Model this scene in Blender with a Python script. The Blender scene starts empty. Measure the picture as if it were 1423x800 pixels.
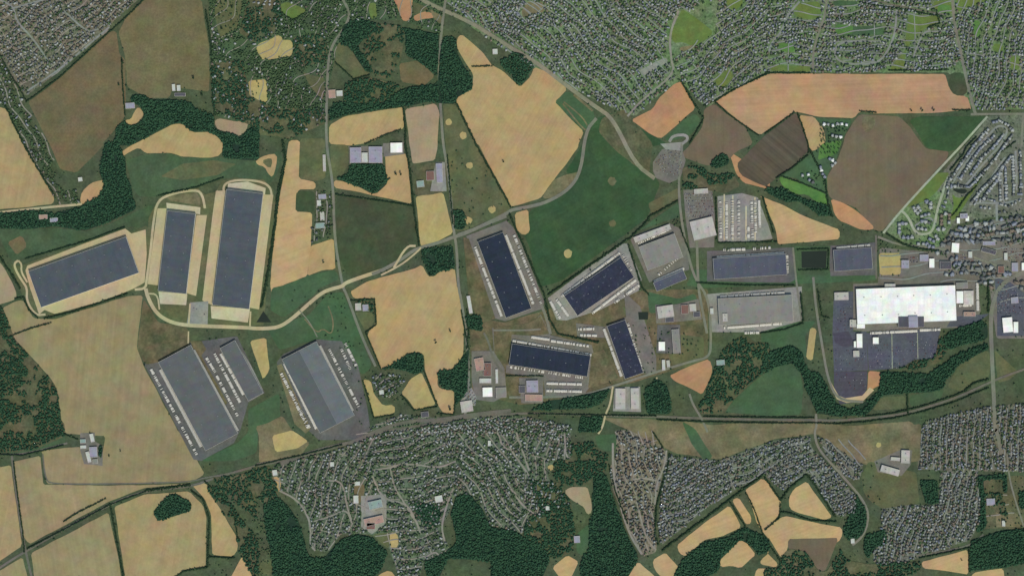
import bpy, bmesh, math, random
import numpy as np
from mathutils import Vector
from mathutils.geometry import tessellate_polygon
random.seed(11); rng = np.random.default_rng(11)
S = 3.0                       # metres per photo pixel
W, H = 1423, 800
K = 1.32                      # light level the albedos are divided by
scene = bpy.context.scene
col = scene.collection

# ------------------------------------------------------------------ reading places
ZOOM = {}
for j, y0 in enumerate((0, 200, 400, 600)):
    for i, x0 in enumerate((0, 355, 710, 1063)):
        ZOOM['ABCDEFGHIJKLMNOP'[j*4+i]] = (x0, y0, 3.953)
ZOOM.update({'X': (0, 0, 1), 'q': (1220, 150, 7.01), 'r': (1220, 240, 7.01), 's': (1130, 380, 4.85), 't': (870, 230, 6.776),
             'u': (870, 340, 5.692), 'v': (630, 430, 5.925), 'w': (190, 460, 4.445), 'x': (1050, 150, 5.333), 'y': (380, 440, 4.444),
             'z': (190, 240, 3.636), 'a': (430, 130, 5.335), 'b': (640, 295, 5.162), 'c': (1220, 330, 5.714), 'd': (480, 500, 5.714),
             'e': (80, 590, 11.43), 'f': (870, 400, 6.664)})
def pts(s):
    out, cur = [], ZOOM['X']
    for tok in s.split():
        if tok in ZOOM: cur = ZOOM[tok]
        else:
            a, b = tok.split(',')
            out.append((cur[0] + float(a)/cur[2], cur[1] + float(b)/cur[2]))
    return out
def wx(p): return ((p[0] - W/2)*S, (H/2 - p[1])*S)
def lin(c):
    c /= 255.0
    return c/12.92 if c <= 0.04045 else ((c + 0.055)/1.055)**2.4
def alb(c, k=None):
    k = k or K
    return tuple(min(0.86, lin(v)/k*f) for v, f in zip(c, (1.0, .99, .91))) + (1.0,)

_grids = {}
def vnoise(x, y, scale, seed=0):
    if seed not in _grids: _grids[seed] = np.random.default_rng(100+seed).random((256, 256))
    g = _grids[seed]; x = np.asarray(x, float)/scale + 40; y = np.asarray(y, float)/scale + 40
    i, j = np.floor(x).astype(int), np.floor(y).astype(int); fx, fy = x-i, y-j
    fx, fy = fx*fx*(3-2*fx), fy*fy*(3-2*fy)
    q = lambda a, b: g[a % 256, b % 256]
    return (q(i, j)*(1-fx)+q(i+1, j)*fx)*(1-fy) + (q(i, j+1)*(1-fx)+q(i+1, j+1)*fx)*fy
# ------------------------------------------------------------------ materials
def mat(name):
    m = bpy.data.materials.new(name); m.use_nodes = True
    nt = m.node_tree; b = nt.nodes['Principled BSDF']
    b.inputs['Roughness'].default_value = 0.95
    b.inputs['Specular IOR Level'].default_value = 0.1
    return m, nt, b
def N(nt, t, **kw):
    n = nt.nodes.new(t)
    for k, v in kw.items(): setattr(n, k, v)
    return n
def noise(nt, src, sx, sy, rot=0, detail=4, rough=0.6):
    mp = N(nt, 'ShaderNodeMapping'); mp.vector_type = 'TEXTURE' if False else 'POINT'
    r = N(nt, 'ShaderNodeVectorRotate'); r.rotation_type = 'Z_AXIS'; r.inputs['Angle'].default_value = -math.radians(rot)
    nt.links.new(src, r.inputs['Vector']); nt.links.new(r.outputs[0], mp.inputs['Vector'])
    mp.inputs['Scale'].default_value = (sx, sy, 1)
    nz = N(nt, 'ShaderNodeTexNoise'); nz.inputs['Scale'].default_value = 1; nz.inputs['Detail'].default_value = detail
    nz.inputs['Roughness'].default_value = rough
    nt.links.new(mp.outputs[0], nz.inputs['Vector'])
    return nz.outputs['Fac']
def mul(nt, color, fac, lo, hi, a=0.25, b=0.75):
    mr = N(nt, 'ShaderNodeMapRange'); mr.inputs['From Min'].default_value = a; mr.inputs['From Max'].default_value = b
    mr.inputs['To Min'].default_value = lo; mr.inputs['To Max'].default_value = hi
    nt.links.new(fac, mr.inputs['Value'])
    mx = N(nt, 'ShaderNodeVectorMath', operation='SCALE')
    nt.links.new(color, mx.inputs[0]); nt.links.new(mr.outputs[0], mx.inputs['Scale'])
    return mx.outputs[0]
def mixc(nt, fac, c1, c2, a=0.35, b=0.65):
    mr = N(nt, 'ShaderNodeMapRange'); mr.inputs['From Min'].default_value = a; mr.inputs['From Max'].default_value = b
    nt.links.new(fac, mr.inputs['Value'])
    mx = N(nt, 'ShaderNodeMix', data_type='RGBA')
    nt.links.new(mr.outputs[0], mx.inputs[0])
    for i, c in ((6, c1), (7, c2)):
        if isinstance(c, tuple): mx.inputs[i].default_value = c
        else: nt.links.new(c, mx.inputs[i])
    return mx.outputs[2]
def hue(nt, color, src, scale, amt):
    nz = N(nt, 'ShaderNodeTexNoise'); nz.inputs['Scale'].default_value = 1/scale; nz.inputs['Detail'].default_value = 3
    nt.links.new(src, nz.inputs['Vector'])
    a = N(nt, 'ShaderNodeVectorMath', operation='MULTIPLY_ADD')
    a.inputs[1].default_value = (amt*2,)*3; a.inputs[2].default_value = (1-amt,)*3
    nt.links.new(nz.outputs['Color'], a.inputs[0])
    m = N(nt, 'ShaderNodeVectorMath', operation='MULTIPLY'); nt.links.new(color, m.inputs[0]); nt.links.new(a.outputs[0], m.inputs[1])
    return m.outputs[0]
_gm = {}
def ground_mat(name, c, c2=None, rot=0, streak=0.06, blotch=0.12, grain=0.10, size=300):
    key = (name, c, c2, rot, streak, blotch, grain, size)
    if key in _gm: return _gm[key]
    m, nt, b = mat(name)
    tc = N(nt, 'ShaderNodeTexCoord').outputs['Object']
    if c2 is None: c2 = tuple(int(v*0.9) for v in c)
    base = mixc(nt, noise(nt, tc, 1/size, 1/size, 0, 5), alb(c), alb(c2))
    o = hue(nt, hue(nt, base, tc, 60, .2), tc, 260, .10)
    o = mul(nt, o, noise(nt, tc, 1/90, 1/90, 0, 4), 1-blotch, 1+blotch)
    o = mul(nt, o, noise(nt, tc, 1/28, 1/28, 0, 2), 1-blotch*.9, 1+blotch*.9)
    if streak: o = mul(nt, o, noise(nt, tc, 1/700, 1/11, rot, 3), 1-streak, 1+streak)
    o = mul(nt, o, noise(nt, tc, 1/9, 1/9, 0, 2), 1-grain, 1+grain)
    nt.links.new(o, b.inputs['Base Color'])
    _gm[key] = m
    return m
def leaf_mat(name, dark, light, alt):
    m, nt, b = mat(name)
    at = N(nt, 'ShaderNodeAttribute', attribute_name='tint')
    oi = N(nt, 'ShaderNodeObjectInfo')
    ad = N(nt, 'ShaderNodeMath', operation='ADD'); nt.links.new(at.outputs['Fac'], ad.inputs[0]); nt.links.new(oi.outputs['Random'], ad.inputs[1])
    fr = N(nt, 'ShaderNodeMath', operation='FRACT'); nt.links.new(ad.outputs[0], fr.inputs[0])
    c = mixc(nt, fr.outputs[0], alb(dark), alb(light), 0.0, 1.0)
    tc = N(nt, 'ShaderNodeTexCoord').outputs['Object']
    c = mixc(nt, noise(nt, tc, 1/90, 1/90, 0, 4), c, alb(alt), 0.46, 0.7)
    c = mul(nt, c, noise(nt, tc, 1/2.2, 1/2.2, 0, 2), 0.6, 1.4)
    nt.links.new(c, b.inputs['Base Color'])
    b.inputs['Specular IOR Level'].default_value = 0.05
    return m
def roof_mat(name, c, c2=None, px=12, py=30, line=0.8, var=0.10, spots=0.0):
    m, nt, b = mat(name)
    tc = N(nt, 'ShaderNodeTexCoord').outputs['Object']
    c2 = c2 or tuple(int(v*0.93) for v in c)
    br = N(nt, 'ShaderNodeTexBrick'); br.offset = 0.0
    br.inputs['Scale'].default_value = 1; br.inputs['Brick Width'].default_value = px; br.inputs['Row Height'].default_value = py
    br.inputs['Mortar Size'].default_value = 0.5; br.inputs['Mortar Smooth'].default_value = 0.5
    br.inputs['Color1'].default_value = alb(c); br.inputs['Color2'].default_value = alb(c2)
    br.inputs['Mortar'].default_value = tuple(v*line for v in alb(c)[:3]) + (1,)
    nt.links.new(tc, br.inputs['Vector'])
    o = hue(nt, br.outputs['Color'], tc, 30, .22)
    o = mul(nt, o, noise(nt, tc, 1/60, 1/60, 0, 5), 1-var, 1+var)
    o = mul(nt, o, noise(nt, tc, 1/14, 1/120, 0, 3), 1-var*0.8, 1+var*0.8)
    o = mul(nt, o, noise(nt, tc, 1/7, 1/7, 0, 2), 1-var, 1+var)
    if spots:
        o = mixc(nt, noise(nt, tc, 1/16, 1/16, 0, 2), o, alb((150, 152, 165)), 0.63, 0.9)
    nt.links.new(o, b.inputs['Base Color']); b.inputs['Roughness'].default_value = 0.8
    return m
def plain_mat(name, c, var=0.12, scale=6, rough=0.7):
    m, nt, b = mat(name)
    tc = N(nt, 'ShaderNodeTexCoord').outputs['Object']
    rgb = N(nt, 'ShaderNodeRGB'); rgb.outputs[0].default_value = alb(c)
    o = mul(nt, rgb.outputs[0], noise(nt, tc, 1/scale, 1/scale, 0, 3), 1-var, 1+var)
    nt.links.new(o, b.inputs['Base Color']); b.inputs['Roughness'].default_value = rough
    return m

# ------------------------------------------------------------------ objects
def tag(o, label=None, cat=None, group=None, kind=None):
    if label: o['label'] = label
    if cat: o['category'] = cat
    if group: o['group'] = group
    if kind: o['kind'] = kind
    return o
def link(name, me, parent=None, loc=None, rz=0):
    o = bpy.data.objects.new(name, me); col.objects.link(o)
    if parent: o.parent = parent
    if loc: o.location = loc
    o.rotation_euler.z = rz
    return o
def raw_mesh(name, V, F, mats, fm=None, tint=None):
    """V (n,3), F (m,3) triangles"""
    V = np.asarray(V, np.float32); F = np.asarray(F, np.int32)
    me = bpy.data.meshes.new(name)
    me.vertices.add(len(V)); me.vertices.foreach_set('co', V.ravel())
    me.loops.add(F.size); me.loops.foreach_set('vertex_index', F.ravel())
    me.polygons.add(len(F)); me.polygons.foreach_set('loop_start', np.arange(0, F.size, 3, dtype=np.int32))
    for m in mats: me.materials.append(m)
    if fm is not None: me.polygons.foreach_set('material_index', np.asarray(fm, np.int32))
    if tint is not None:
        a = me.attributes.new('tint', 'FLOAT', 'POINT'); a.data.foreach_set('value', np.asarray(tint, np.float32))
    me.update(calc_edges=True)
    return me

LEVELS = []                   # bounding boxes of the sheets already laid, to stack them without shared planes
def level(P):
    xs = [p[0] for p in P]; ys = [p[1] for p in P]
    bb = (min(xs), min(ys), max(xs), max(ys)); lv = 1
    for b, l in LEVELS:
        if b[0] <= bb[2] and bb[0] <= b[2] and b[1] <= bb[3] and bb[1] <= b[3]: lv = max(lv, l + 1)
    LEVELS.append((bb, lv))
    return lv*0.04
def soften(P, rounds=1, jit=0.5):
    Q = []
    n = len(P)
    for i in range(n):
        a, b = P[i], P[(i+1) % n]
        L = math.hypot(b[0]-a[0], b[1]-a[1]); k = max(1, int(L/9))
        for t in range(k):
            f = t/k
            j = jit if t else jit*0.3
            Q.append((a[0]+(b[0]-a[0])*f + random.uniform(-j, j), a[1]+(b[1]-a[1])*f + random.uniform(-j, j)))
    for _ in range(rounds):
        R = []
        for i in range(len(Q)):
            a, b = Q[i], Q[(i+1) % len(Q)]
            R += [(a[0]*.75+b[0]*.25, a[1]*.75+b[1]*.25), (a[0]*.25+b[0]*.75, a[1]*.25+b[1]*.75)]
        Q = R
    return Q
ZG = np.zeros((H, W), np.float32)        # height of the topmost ground sheet at each photo pixel
def zat(x, y):
    return float(ZG[min(H-1, max(0, int(y))), min(W-1, max(0, int(x)))])
MASK = np.zeros((H, W), np.uint8)       # 0 free, 1 field/yard, 2 road, 3 building
def fill_mask(P, v, G=None):
    xs = np.array([p[0] for p in P]); ys = np.array([p[1] for p in P])
    x0, x1 = max(0, int(xs.min())), min(W-1, int(xs.max())+1); y0, y1 = max(0, int(ys.min())), min(H-1, int(ys.max())+1)
    if x1 < x0 or y1 < y0: return
    gx, gy = np.meshgrid(np.arange(x0, x1+1)+.5, np.arange(y0, y1+1)+.5)
    ins = inside(gx, gy, P)
    (MASK if G is None else G)[y0:y1+1, x0:x1+1][ins] = v
def inside(gx, gy, P):
    ins = np.zeros(np.shape(gx), bool); n = len(P)
    for i in range(n):
        (ax, ay), (bx, by) = P[i], P[(i+1) % n]
        if ay == by: continue
        c = ((ay > gy) != (by > gy)) & (gx < (bx-ax)*(gy-ay)/(by-ay)+ax)
        ins ^= c
    return ins
def sheet_obj(name, P, m, label, cat, kind='structure', dz=0):
    w = [wx(p) for p in P]
    tris = tessellate_polygon([[Vector((x, y, 0)) for x, y in w]])
    z = level(P) + dz
    fill_mask(P, z, ZG)
    me = raw_mesh(name, [(x, y, z) for x, y in w], tris, [m])
    # all faces up
    bm = bmesh.new(); bm.from_mesh(me)
    for f in bm.faces:
        f.normal_update()
        if f.normal.z < 0: f.normal_flip()
    bm.to_mesh(me); bm.free()
    return tag(link(name, me), label, cat, kind=kind)
def field(s, m, label, name='field', mask=1, soft=True, cat='field'):
    P = pts(s)
    if mask is not None: fill_mask(P, mask)
    return sheet_obj(name, soften(P) if soft else P, m, label, cat)
def smooth_line(P, n=2):
    for _ in range(n):
        R = [P[0]]
        for a, b in zip(P, P[1:]):
            R += [(a[0]*.75+b[0]*.25, a[1]*.75+b[1]*.25), (a[0]*.25+b[0]*.75, a[1]*.25+b[1]*.75)]
        P = R + [P[-1]]
    return P
def ribbon(P, w):
    n = len(P); L, R = [], []
    for i in range(n):
        a = P[max(0, i-1)]; b = P[min(n-1, i+1)]
        dx, dy = b[0]-a[0], b[1]-a[1]; l = math.hypot(dx, dy) or 1
        nx, ny = -dy/l*w/2, dx/l*w/2
        L.append((P[i][0]+nx, P[i][1]+ny)); R.append((P[i][0]-nx, P[i][1]-ny))
    return L, R
def road(s, w, m, label, name='road', smooth=2, mask=2, cat='road'):
    P = smooth_line(pts(s), smooth)
    L, R = ribbon(P, w)
    if mask: fill_mask(L + R[::-1], mask)
    n = len(P); z = level(P)
    fill_mask(L + R[::-1], z, ZG)
    V = [(*wx(p), z) for p in L] + [(*wx(p), z) for p in R]
    F = []
    for i in range(n-1): F += [(i, i+1, n+i), (i+1, n+i+1, n+i)]
    V = np.array(V)
    F = np.array(F); 
    nz = np.cross(V[F[:, 1]]-V[F[:, 0]], V[F[:, 2]]-V[F[:, 0]])[:, 2]
    F[nz < 0] = F[nz < 0][:, ::-1]
    return tag(link(name, raw_mesh(name, V, F, [m])), label, cat, kind='structure')

# ------------------------------------------------------------------ templates (triangles)
def tri_bm(bm):
    bmesh.ops.triangulate(bm, faces=bm.faces)
    bm.verts.index_update()
    V = np.array([v.co[:] for v in bm.verts]); F = np.array([[v.index for v in f.verts] for f in bm.faces]); M = np.array([f.material_index for f in bm.faces])
    bm.free(); return V, F, M
def crown_tmpl(seed):
    r = random.Random(seed)
    bm = bmesh.new(); bmesh.ops.create_icosphere(bm, subdivisions=2, radius=1)
    lob = [(Vector((r.gauss(0, 1), r.gauss(0, 1), r.gauss(0.3, .7))).normalized(), r.uniform(.15, .45)) for _ in range(7)]
    for v in bm.verts:
        d = v.co.normalized(); k = 0.72
        for l, a in lob: k += a*max(0, d.dot(l)-0.55)*1.8
        k *= r.uniform(.82, 1.14)
        v.co = d*k
        v.co.z = max(-0.55, v.co.z*0.85) + 0.2
    return tri_bm(bm)
def crown_small(seed):
    r = random.Random(seed)
    bm = bmesh.new(); bmesh.ops.create_icosphere(bm, subdivisions=1, radius=1)
    for v in bm.verts:
        v.co *= r.uniform(.68, 1.18); v.co.z = max(-0.5, v.co.z*0.85) + 0.2
    return tri_bm(bm)
CROWN = [crown_tmpl(i) for i in range(5)]
CROWNS = [crown_small(20+i) for i in range(8)]
def box(bm, x0, x1, y0, y1, z0, z1, mi=0):
    v = [bm.verts.new(c) for c in ((x0,y0,z0),(x1,y0,z0),(x1,y1,z0),(x0,y1,z0),(x0,y0,z1),(x1,y0,z1),(x1,y1,z1),(x0,y1,z1))]
    for f in ((3,2,1,0),(4,5,6,7),(0,1,5,4),(1,2,6,5),(2,3,7,6),(3,0,4,7)):
        bm.faces.new([v[i] for i in f]).material_index = mi
def roofshape(bm, hx, hy, z0, z1, inset, mi=1):
    v = [bm.verts.new(c) for c in ((-hx,-hy,z0),(hx,-hy,z0),(hx,hy,z0),(-hx,hy,z0),(-hx+inset,0,z1),(hx-inset,0,z1))]
    for f, q in (((0,1,5,4), mi), ((2,3,4,5), mi), ((1,2,5), mi if inset else 0), ((3,0,4), mi if inset else 0), ((3,2,1,0), 0)):
        bm.faces.new([v[i] for i in f]).material_index = q
def house_tmpl(k):
    bm = bmesh.new()
    hx, hy = (6.2, 4.6) if k != 2 else (5.2, 4.9)
    box(bm, -hx+.4, hx-.4, -hy+.4, hy-.4, 0, 5.2)
    roofshape(bm, hx, hy, 5.1, 8.2, (0.0, 3.6, 4.9)[k])
    if k == 0:                                      # a lower garage wing
        box(bm, hx-.6, hx+3.4, -hy+1.2, hy-1.6, 0, 2.8); 
        v = [bm.verts.new(c) for c in ((hx-.6,-hy+.9,2.8),(hx+3.8,-hy+.9,2.8),(hx+3.8,hy-1.3,2.8),(hx-.6,hy-1.3,2.8),(hx-.6,-.2,4.4),(hx+3.8,-.2,4.4))]
        for f, q in (((0,1,5,4),1),((2,3,4,5),1),((1,2,5),0)): bm.faces.new([v[i] for i in f]).material_index = q
    if k == 1:                                      # a cross gable to the street
        v = [bm.verts.new(c) for c in ((-2.6,-hy-2.4,5.1),(2.6,-hy-2.4,5.1),(2.6,0,5.1),(-2.6,0,5.1),(0,-hy-2.4,7.6),(0,-.6,7.6))]
        for f, q in (((1,2,5,4),1),((3,0,4,5),1),((0,1,4),0)): bm.faces.new([v[i] for i in f]).material_index = q
        box(bm, -2.3, 2.3, -hy-2.2, -hy+.5, 0, 5.1)
    box(bm, 1.6, 2.5, .4, 1.2, 6, 9.2, 0)           # chimney
    bmesh.ops.recalc_face_normals(bm, faces=bm.faces)
    return tri_bm(bm)
HOUSE = [house_tmpl(k) for k in range(3)]
def trailer_tmpl():
    bm = bmesh.new()
    box(bm, -8, 8, -1.3, 1.3, 1.15, 4.1, 0)
    for x in (-6.6, -5.3):
        for y in (-1.1, 1.1):
            r = bmesh.ops.create_cone(bm, cap_ends=True, segments=8, radius1=.5, radius2=.5, depth=.35)
            for v in r['verts']: v.co = (v.co.x + x, v.co.z + y, v.co.y + .5)
            for f in {f for v in r['verts'] for f in v.link_faces}: f.material_index = 1
    box(bm, -7.4, 7.4, -.5, .5, .9, 1.14, 1)
    for y in (-.8, .8): box(bm, 4.4, 4.6, y-.1, y+.1, 0, 1.14, 1)
    box(bm, 8.003, 8.5, -.9, .9, 2.0, 3.6, 1)       # refrigeration unit on the nose
    bmesh.ops.recalc_face_normals(bm, faces=bm.faces)
    return tri_bm(bm)
TRAILER = trailer_tmpl()
def car_tmpl():
    bm = bmesh.new()
    box(bm, -2.2, 2.2, -.9, .9, .35, .95, 0)
    v = [bm.verts.new(c) for c in ((-1.7,-.85,.95),(1.2,-.85,.95),(1.2,.85,.95),(-1.7,.85,.95),(-1.2,-.7,1.45),(.5,-.7,1.45),(.5,.7,1.45),(-1.2,.7,1.45))]
    for f, q in (((4,5,6,7),0),((0,1,5,4),1),((1,2,6,5),1),((2,3,7,6),1),((3,0,4,7),1)): bm.faces.new([v[i] for i in f]).material_index = q
    for x in (-1.4, 1.4): box(bm, x-.33, x+.33, -.93, .93, 0, .6, 1)
    return tri_bm(bm)
CAR = car_tmpl()
def merge(tm, T, matmap=None):
    """tm templates; T rows: (template, x, y, z, rot, sx, sy, sz, matcol, tint)"""
    Vs, Fs, Ms, Ts = [], [], [], []; off = 0
    T = np.asarray(T, float)
    for k in range(len(tm)):
        A = T[T[:, 0] == k]
        if not len(A): continue
        V, F, M = tm[k]; n = len(A)
        c, s = np.cos(A[:, 4])[:, None], np.sin(A[:, 4])[:, None]
        X = V[None, :, 0]*A[:, 5][:, None]; Y = V[None, :, 1]*A[:, 6][:, None]; Z = V[None, :, 2]*A[:, 7][:, None]
        P = np.stack([X*c - Y*s + A[:, 1][:, None], X*s + Y*c + A[:, 2][:, None], Z + A[:, 3][:, None]], -1)
        Vs.append(P.reshape(-1, 3)); Fs.append((F[None]+(np.arange(n)*len(V))[:, None, None]).reshape(-1, 3)+off); off += n*len(V)
        mc = A[:, 8][:, None].astype(int)
        Ms.append((np.where(M[None] == 0, 0, mc) if matmap is None else matmap(M[None], mc)).reshape(-1) if M is not None else None)
        Ts.append(np.repeat(A[:, 9], len(V)))
    return np.concatenate(Vs), np.concatenate(Fs), np.concatenate(Ms), np.concatenate(Ts)

# ------------------------------------------------------------------ shared materials
TAN = (188, 156, 112)
M_base = ground_mat('open_ground', (80, 88, 64), (68, 82, 60), 0, 0.05, 0.22, 0.22, 220)
M_tan = ground_mat('ripe_wheat', (167, 145, 103), (173, 147, 103), 60, 0.08, 0.07, 0.06)
M_tan2 = ground_mat('ripe_wheat_pale', (182, 155, 112), (176, 149, 107), 20, 0.08, 0.07, 0.06)
M_tanl = ground_mat('wheat_dull', (155, 140, 101), (163, 142, 102), 80, 0.08, 0.08, 0.06)
M_tanw = ground_mat('wheat_stubble', (136, 126, 92), (146, 132, 98), 85, 0.08, 0.08, 0.06)
M_tans = ground_mat('wheat_southwest', (142, 131, 97), (150, 136, 100), 100, 0.08, 0.08, 0.06)
M_yel = ground_mat('yellow_stubble', (174, 157, 104), (162, 148, 100), 60, 0.06, 0.08, 0.08)
M_pink = ground_mat('pale_stubble', (164, 146, 118), (152, 136, 108), 85, 0.05, 0.06, 0.06)
M_org = ground_mat('bare_orange_soil', (178, 136, 98), (164, 126, 94), 35, 0.06, 0.08, 0.06)
M_org2 = ground_mat('bare_orange_soil_long', (178, 145, 106), (166, 132, 102), 2, 0.09, 0.07, 0.05)
M_brn = ground_mat('ploughed_brown', (110, 100, 80), (106, 92, 76), 90, 0.07, 0.06, 0.07)
M_brn2 = ground_mat('dry_brown_grass', (114, 107, 77), (104, 98, 70), 80, 0.04, 0.10, 0.16, 160)
M_brn3 = ground_mat('brown_crop', (112, 98, 72), (98, 96, 70), 50, 0.05, 0.10, 0.14, 160)
M_strp = ground_mat('striped_plough', (92, 82, 68), (84, 78, 66), -40, 0.22, 0.06, 0.07)
M_dkg = ground_mat('dark_green_crop', (60, 84, 54), (52, 76, 52), 30, 0.09, 0.14, 0.14, 160)
M_dkb = ground_mat('dark_brown_green_crop', (62, 80, 54), (72, 76, 56), 70, 0.06, 0.16, 0.14, 160)
M_grn = ground_mat('meadow_green', (72, 96, 67), (66, 90, 63), 10, 0.05, 0.12, 0.14, 120)
M_brt = ground_mat('mown_green', (78, 116, 60), (90, 126, 66), -20, 0.10, 0.12, 0.14, 60)
M_lawn = ground_mat('playing_field', (104, 116, 62), (90, 114, 60), 20, 0.05, 0.14, 0.12, 90)
M_olv = ground_mat('olive_pasture', (98, 98, 68), (84, 94, 66), 20, 0.05, 0.15, 0.16, 110)
M_olv2 = ground_mat('green_pasture', (74, 94, 67), (67, 85, 60), 20, 0.05, 0.15, 0.16, 110)
M_scr = ground_mat('scrub', (98, 94, 70), (76, 84, 60), 60, 0.05, 0.22, 0.25, 70)
M_dry = ground_mat('dry_verge', (122, 113, 85), (100, 99, 73), 10, 0.05, 0.18, 0.18, 80)
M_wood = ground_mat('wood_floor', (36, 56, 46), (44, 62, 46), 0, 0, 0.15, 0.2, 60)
M_est = ground_mat('estate_ground', (98, 106, 86), (106, 108, 96), 0, 0, 0.26, 0.42, 45)
M_estg = ground_mat('estate_lawn', (92, 118, 76), (106, 118, 90), 0, 0, 0.26, 0.42, 45)
M_estb = ground_mat('estate_dry', (112, 110, 92), (98, 102, 84), 0, 0, 0.26, 0.42, 45)
M_town = ground_mat('town_ground', (98, 110, 90), (84, 98, 78), 0, 0, 0.26, 0.42, 45)
M_apr = ground_mat('pale_concrete', (184, 168, 130), (176, 160, 124), 75, 0.04, 0.06, 0.08, 90)
M_aprw = ground_mat('white_concrete', (190, 182, 152), (180, 170, 138), 75, 0.04, 0.05, 0.08, 60)
M_yrd = ground_mat('grey_yard', (118, 114, 104), (106, 104, 96), 60, 0.05, 0.10, 0.12, 70)
M_yrdd = ground_mat('dark_yard', (98, 97, 94), (88, 90, 86), 60, 0.06, 0.12, 0.14, 70)
M_yrdl = ground_mat('pale_yard', (142, 141, 132), (130, 130, 122), 60, 0.05, 0.08, 0.12, 50)
M_lot = ground_mat('car_park', (86, 89, 95), (78, 83, 91), 0, 0.10, 0.08, 0.16, 60)
M_lotd = ground_mat('dark_car_park', (78, 76, 84), (72, 72, 80), 0, 0.12, 0.08, 0.14, 60)
M_rd = ground_mat('road_grey', (122, 122, 106), (112, 114, 100), 0, 0, 0.08, 0.10, 80)
M_rdp = ground_mat('road_pale', (180, 168, 132), (170, 158, 124), 0, 0, 0.07, 0.08, 80)
M_rdd = ground_mat('road_dark', (108, 106, 94), (98, 98, 86), 0, 0, 0.10, 0.12, 80)
M_hwy = ground_mat('highway', (134, 130, 108), (124, 122, 102), 0, 0, 0.08, 0.14, 60)
M_str = ground_mat('street_grey', (134, 138, 130), (122, 128, 120), 0, 0, 0.08, 0.12, 60)
M_strb = ground_mat('street_brown', (140, 136, 124), (130, 128, 116), 0, 0, 0.08, 0.12, 60)
M_estp = ground_mat('estate_pale', (124, 118, 102), (110, 108, 90), 0, 0, 0.24, 0.42, 45)
M_rde = ground_mat('estate_road_pale', (158, 164, 142), (146, 152, 132), 0, 0, 0.08, 0.12, 60)
M_verge = ground_mat('worn_verge', (112, 100, 76), (82, 86, 60), 60, 0.06, 0.22, 0.22, 70)
M_rail = ground_mat('rail_ballast', (112, 106, 94), (98, 98, 86), 0, 0, 0.10, 0.14, 50)
M_pond = plain_mat('pond_water', (44, 52, 44), 0.1, 40, 0.15)
L_wood = leaf_mat('leaf_wood', (34, 60, 48), (56, 86, 62), (54, 84, 58))
L_hedge = leaf_mat('leaf_hedge', (38, 58, 42), (50, 70, 48), (46, 60, 42))
L_sub = leaf_mat('leaf_suburb', (58, 78, 56), (88, 108, 72), (64, 86, 64))
L_scr = leaf_mat('leaf_scrub', (56, 76, 54), (86, 100, 62), (66, 84, 56))
M_bark = plain_mat('bark', (92, 78, 62), 0.2, 1)
ROOFC = [('slate', (116, 120, 116)), ('pale', (156, 160, 156)), ('brown', (116, 106, 93)), ('dark', (90, 94, 93)), ('blue', (128, 134, 144)), ('white', (218, 220, 214))]
M_hwall = plain_mat('house_wall', (196, 188, 172), 0.1, 2)
M_hroof = [plain_mat('shingle_'+n, c, 0.15, 3, 0.85) for n, c in ROOFC]
M_white = plain_mat('trailer_white', (212, 207, 194), 0.08, 8, 0.5)
M_tyre = plain_mat('rubber', (50, 50, 50), 0.1, 2)
M_wallp = plain_mat('wall_panel', (206, 202, 190), 0.06, 6)
M_unit = plain_mat('galvanised', (128, 132, 134), 0.08, 2, 0.5)

# ------------------------------------------------------------------ ground
def grid_plane(name, half, n, m, z=0):
    xs = np.concatenate([[-half], np.linspace(-2400, 2400, n), [half]])
    ys = np.concatenate([[-half], np.linspace(-1500, 1500, n), [half]])
    gx, gy = np.meshgrid(xs, ys); V = np.stack([gx.ravel(), gy.ravel(), np.full(gx.size, z)], -1)
    k = len(xs); F = []
    for j in range(len(ys)-1):
        for i in range(k-1):
            a = j*k+i; F += [(a, a+1, a+k+1), (a, a+k+1, a+k)]
    return link(name, raw_mesh(name, V, F, [m]))
tag(grid_plane('ground', 15000, 30, M_base), 'mottled green and brown open ground lying under the fields and towns', 'ground', kind='structure')

# ------------------------------------------------------------------ estate and town grounds (below the fields)
E_NE = "X 612,-6 1430,-6 1430,152 1352,152 1318,101 1062,101 998,138 984,150 972,142 945,112 905,140 882,162 850,150 790,120 735,90 690,62 655,38"
E_NW = "A -20,-20 780,-20 620,120 590,170 330,390 140,530 100,470 30,370 -20,290"
E_CR = "X 1232,320 1300,252 1375,161 1430,160 1430,300 1375,302 1330,312 1306,336 1290,346 1258,338"
E_S7 = "O 570,-10 780,-10 830,90 860,110 810,330 780,450 800,600 800,660 720,680 690,620 630,480 560,320 540,200 580,120"
E_S8 = "X 925,632 1000,640 1075,612 1125,605 1128,622 1162,655 1190,690 1186,716 1164,718 1122,655 1088,682 1060,658 985,703 919,757 914,730"
E_S9 = "P 290,30 460,40 570,130 540,180 520,260 480,260 410,220 330,110"
E_S10 = "X 1278,600 1286,584 1370,564 1430,560 1430,655 1275,652"
E_S11 = "P 640,420 720,400 850,395 875,400 955,395 960,265 960,230 1000,210 1170,190 1185,480 1130,590 850,690 700,730 600,720 590,650 640,600"
E_T1 = "N 100,180 480,90 620,20 800,-60 1423,-60 O 330,-40 330,160 240,150 200,250 280,330 330,400 200,430 60,560 N 1423,540 1290,510 1250,420 1150,330 1090,350 1060,450 1010,540 1070,640 920,720 900,800 780,800 740,640 640,560 470,560 400,660 300,640 290,480 180,330 60,300"
E_T2 = "X 492,603 520,590 560,575 600,580 640,577 720,577 790,590 790,612 700,604 560,600 500,616"
E_VN = "X 290,-6 620,-6 618,25 610,48 560,28 500,28 470,60 455,130 452,170 400,195 330,170 298,160"
E_IND = "X 1222,344 1290,350 1306,338 1330,316 1375,306 1430,300 1430,470 1385,470 1375,400 1350,386 1222,388"
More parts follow.
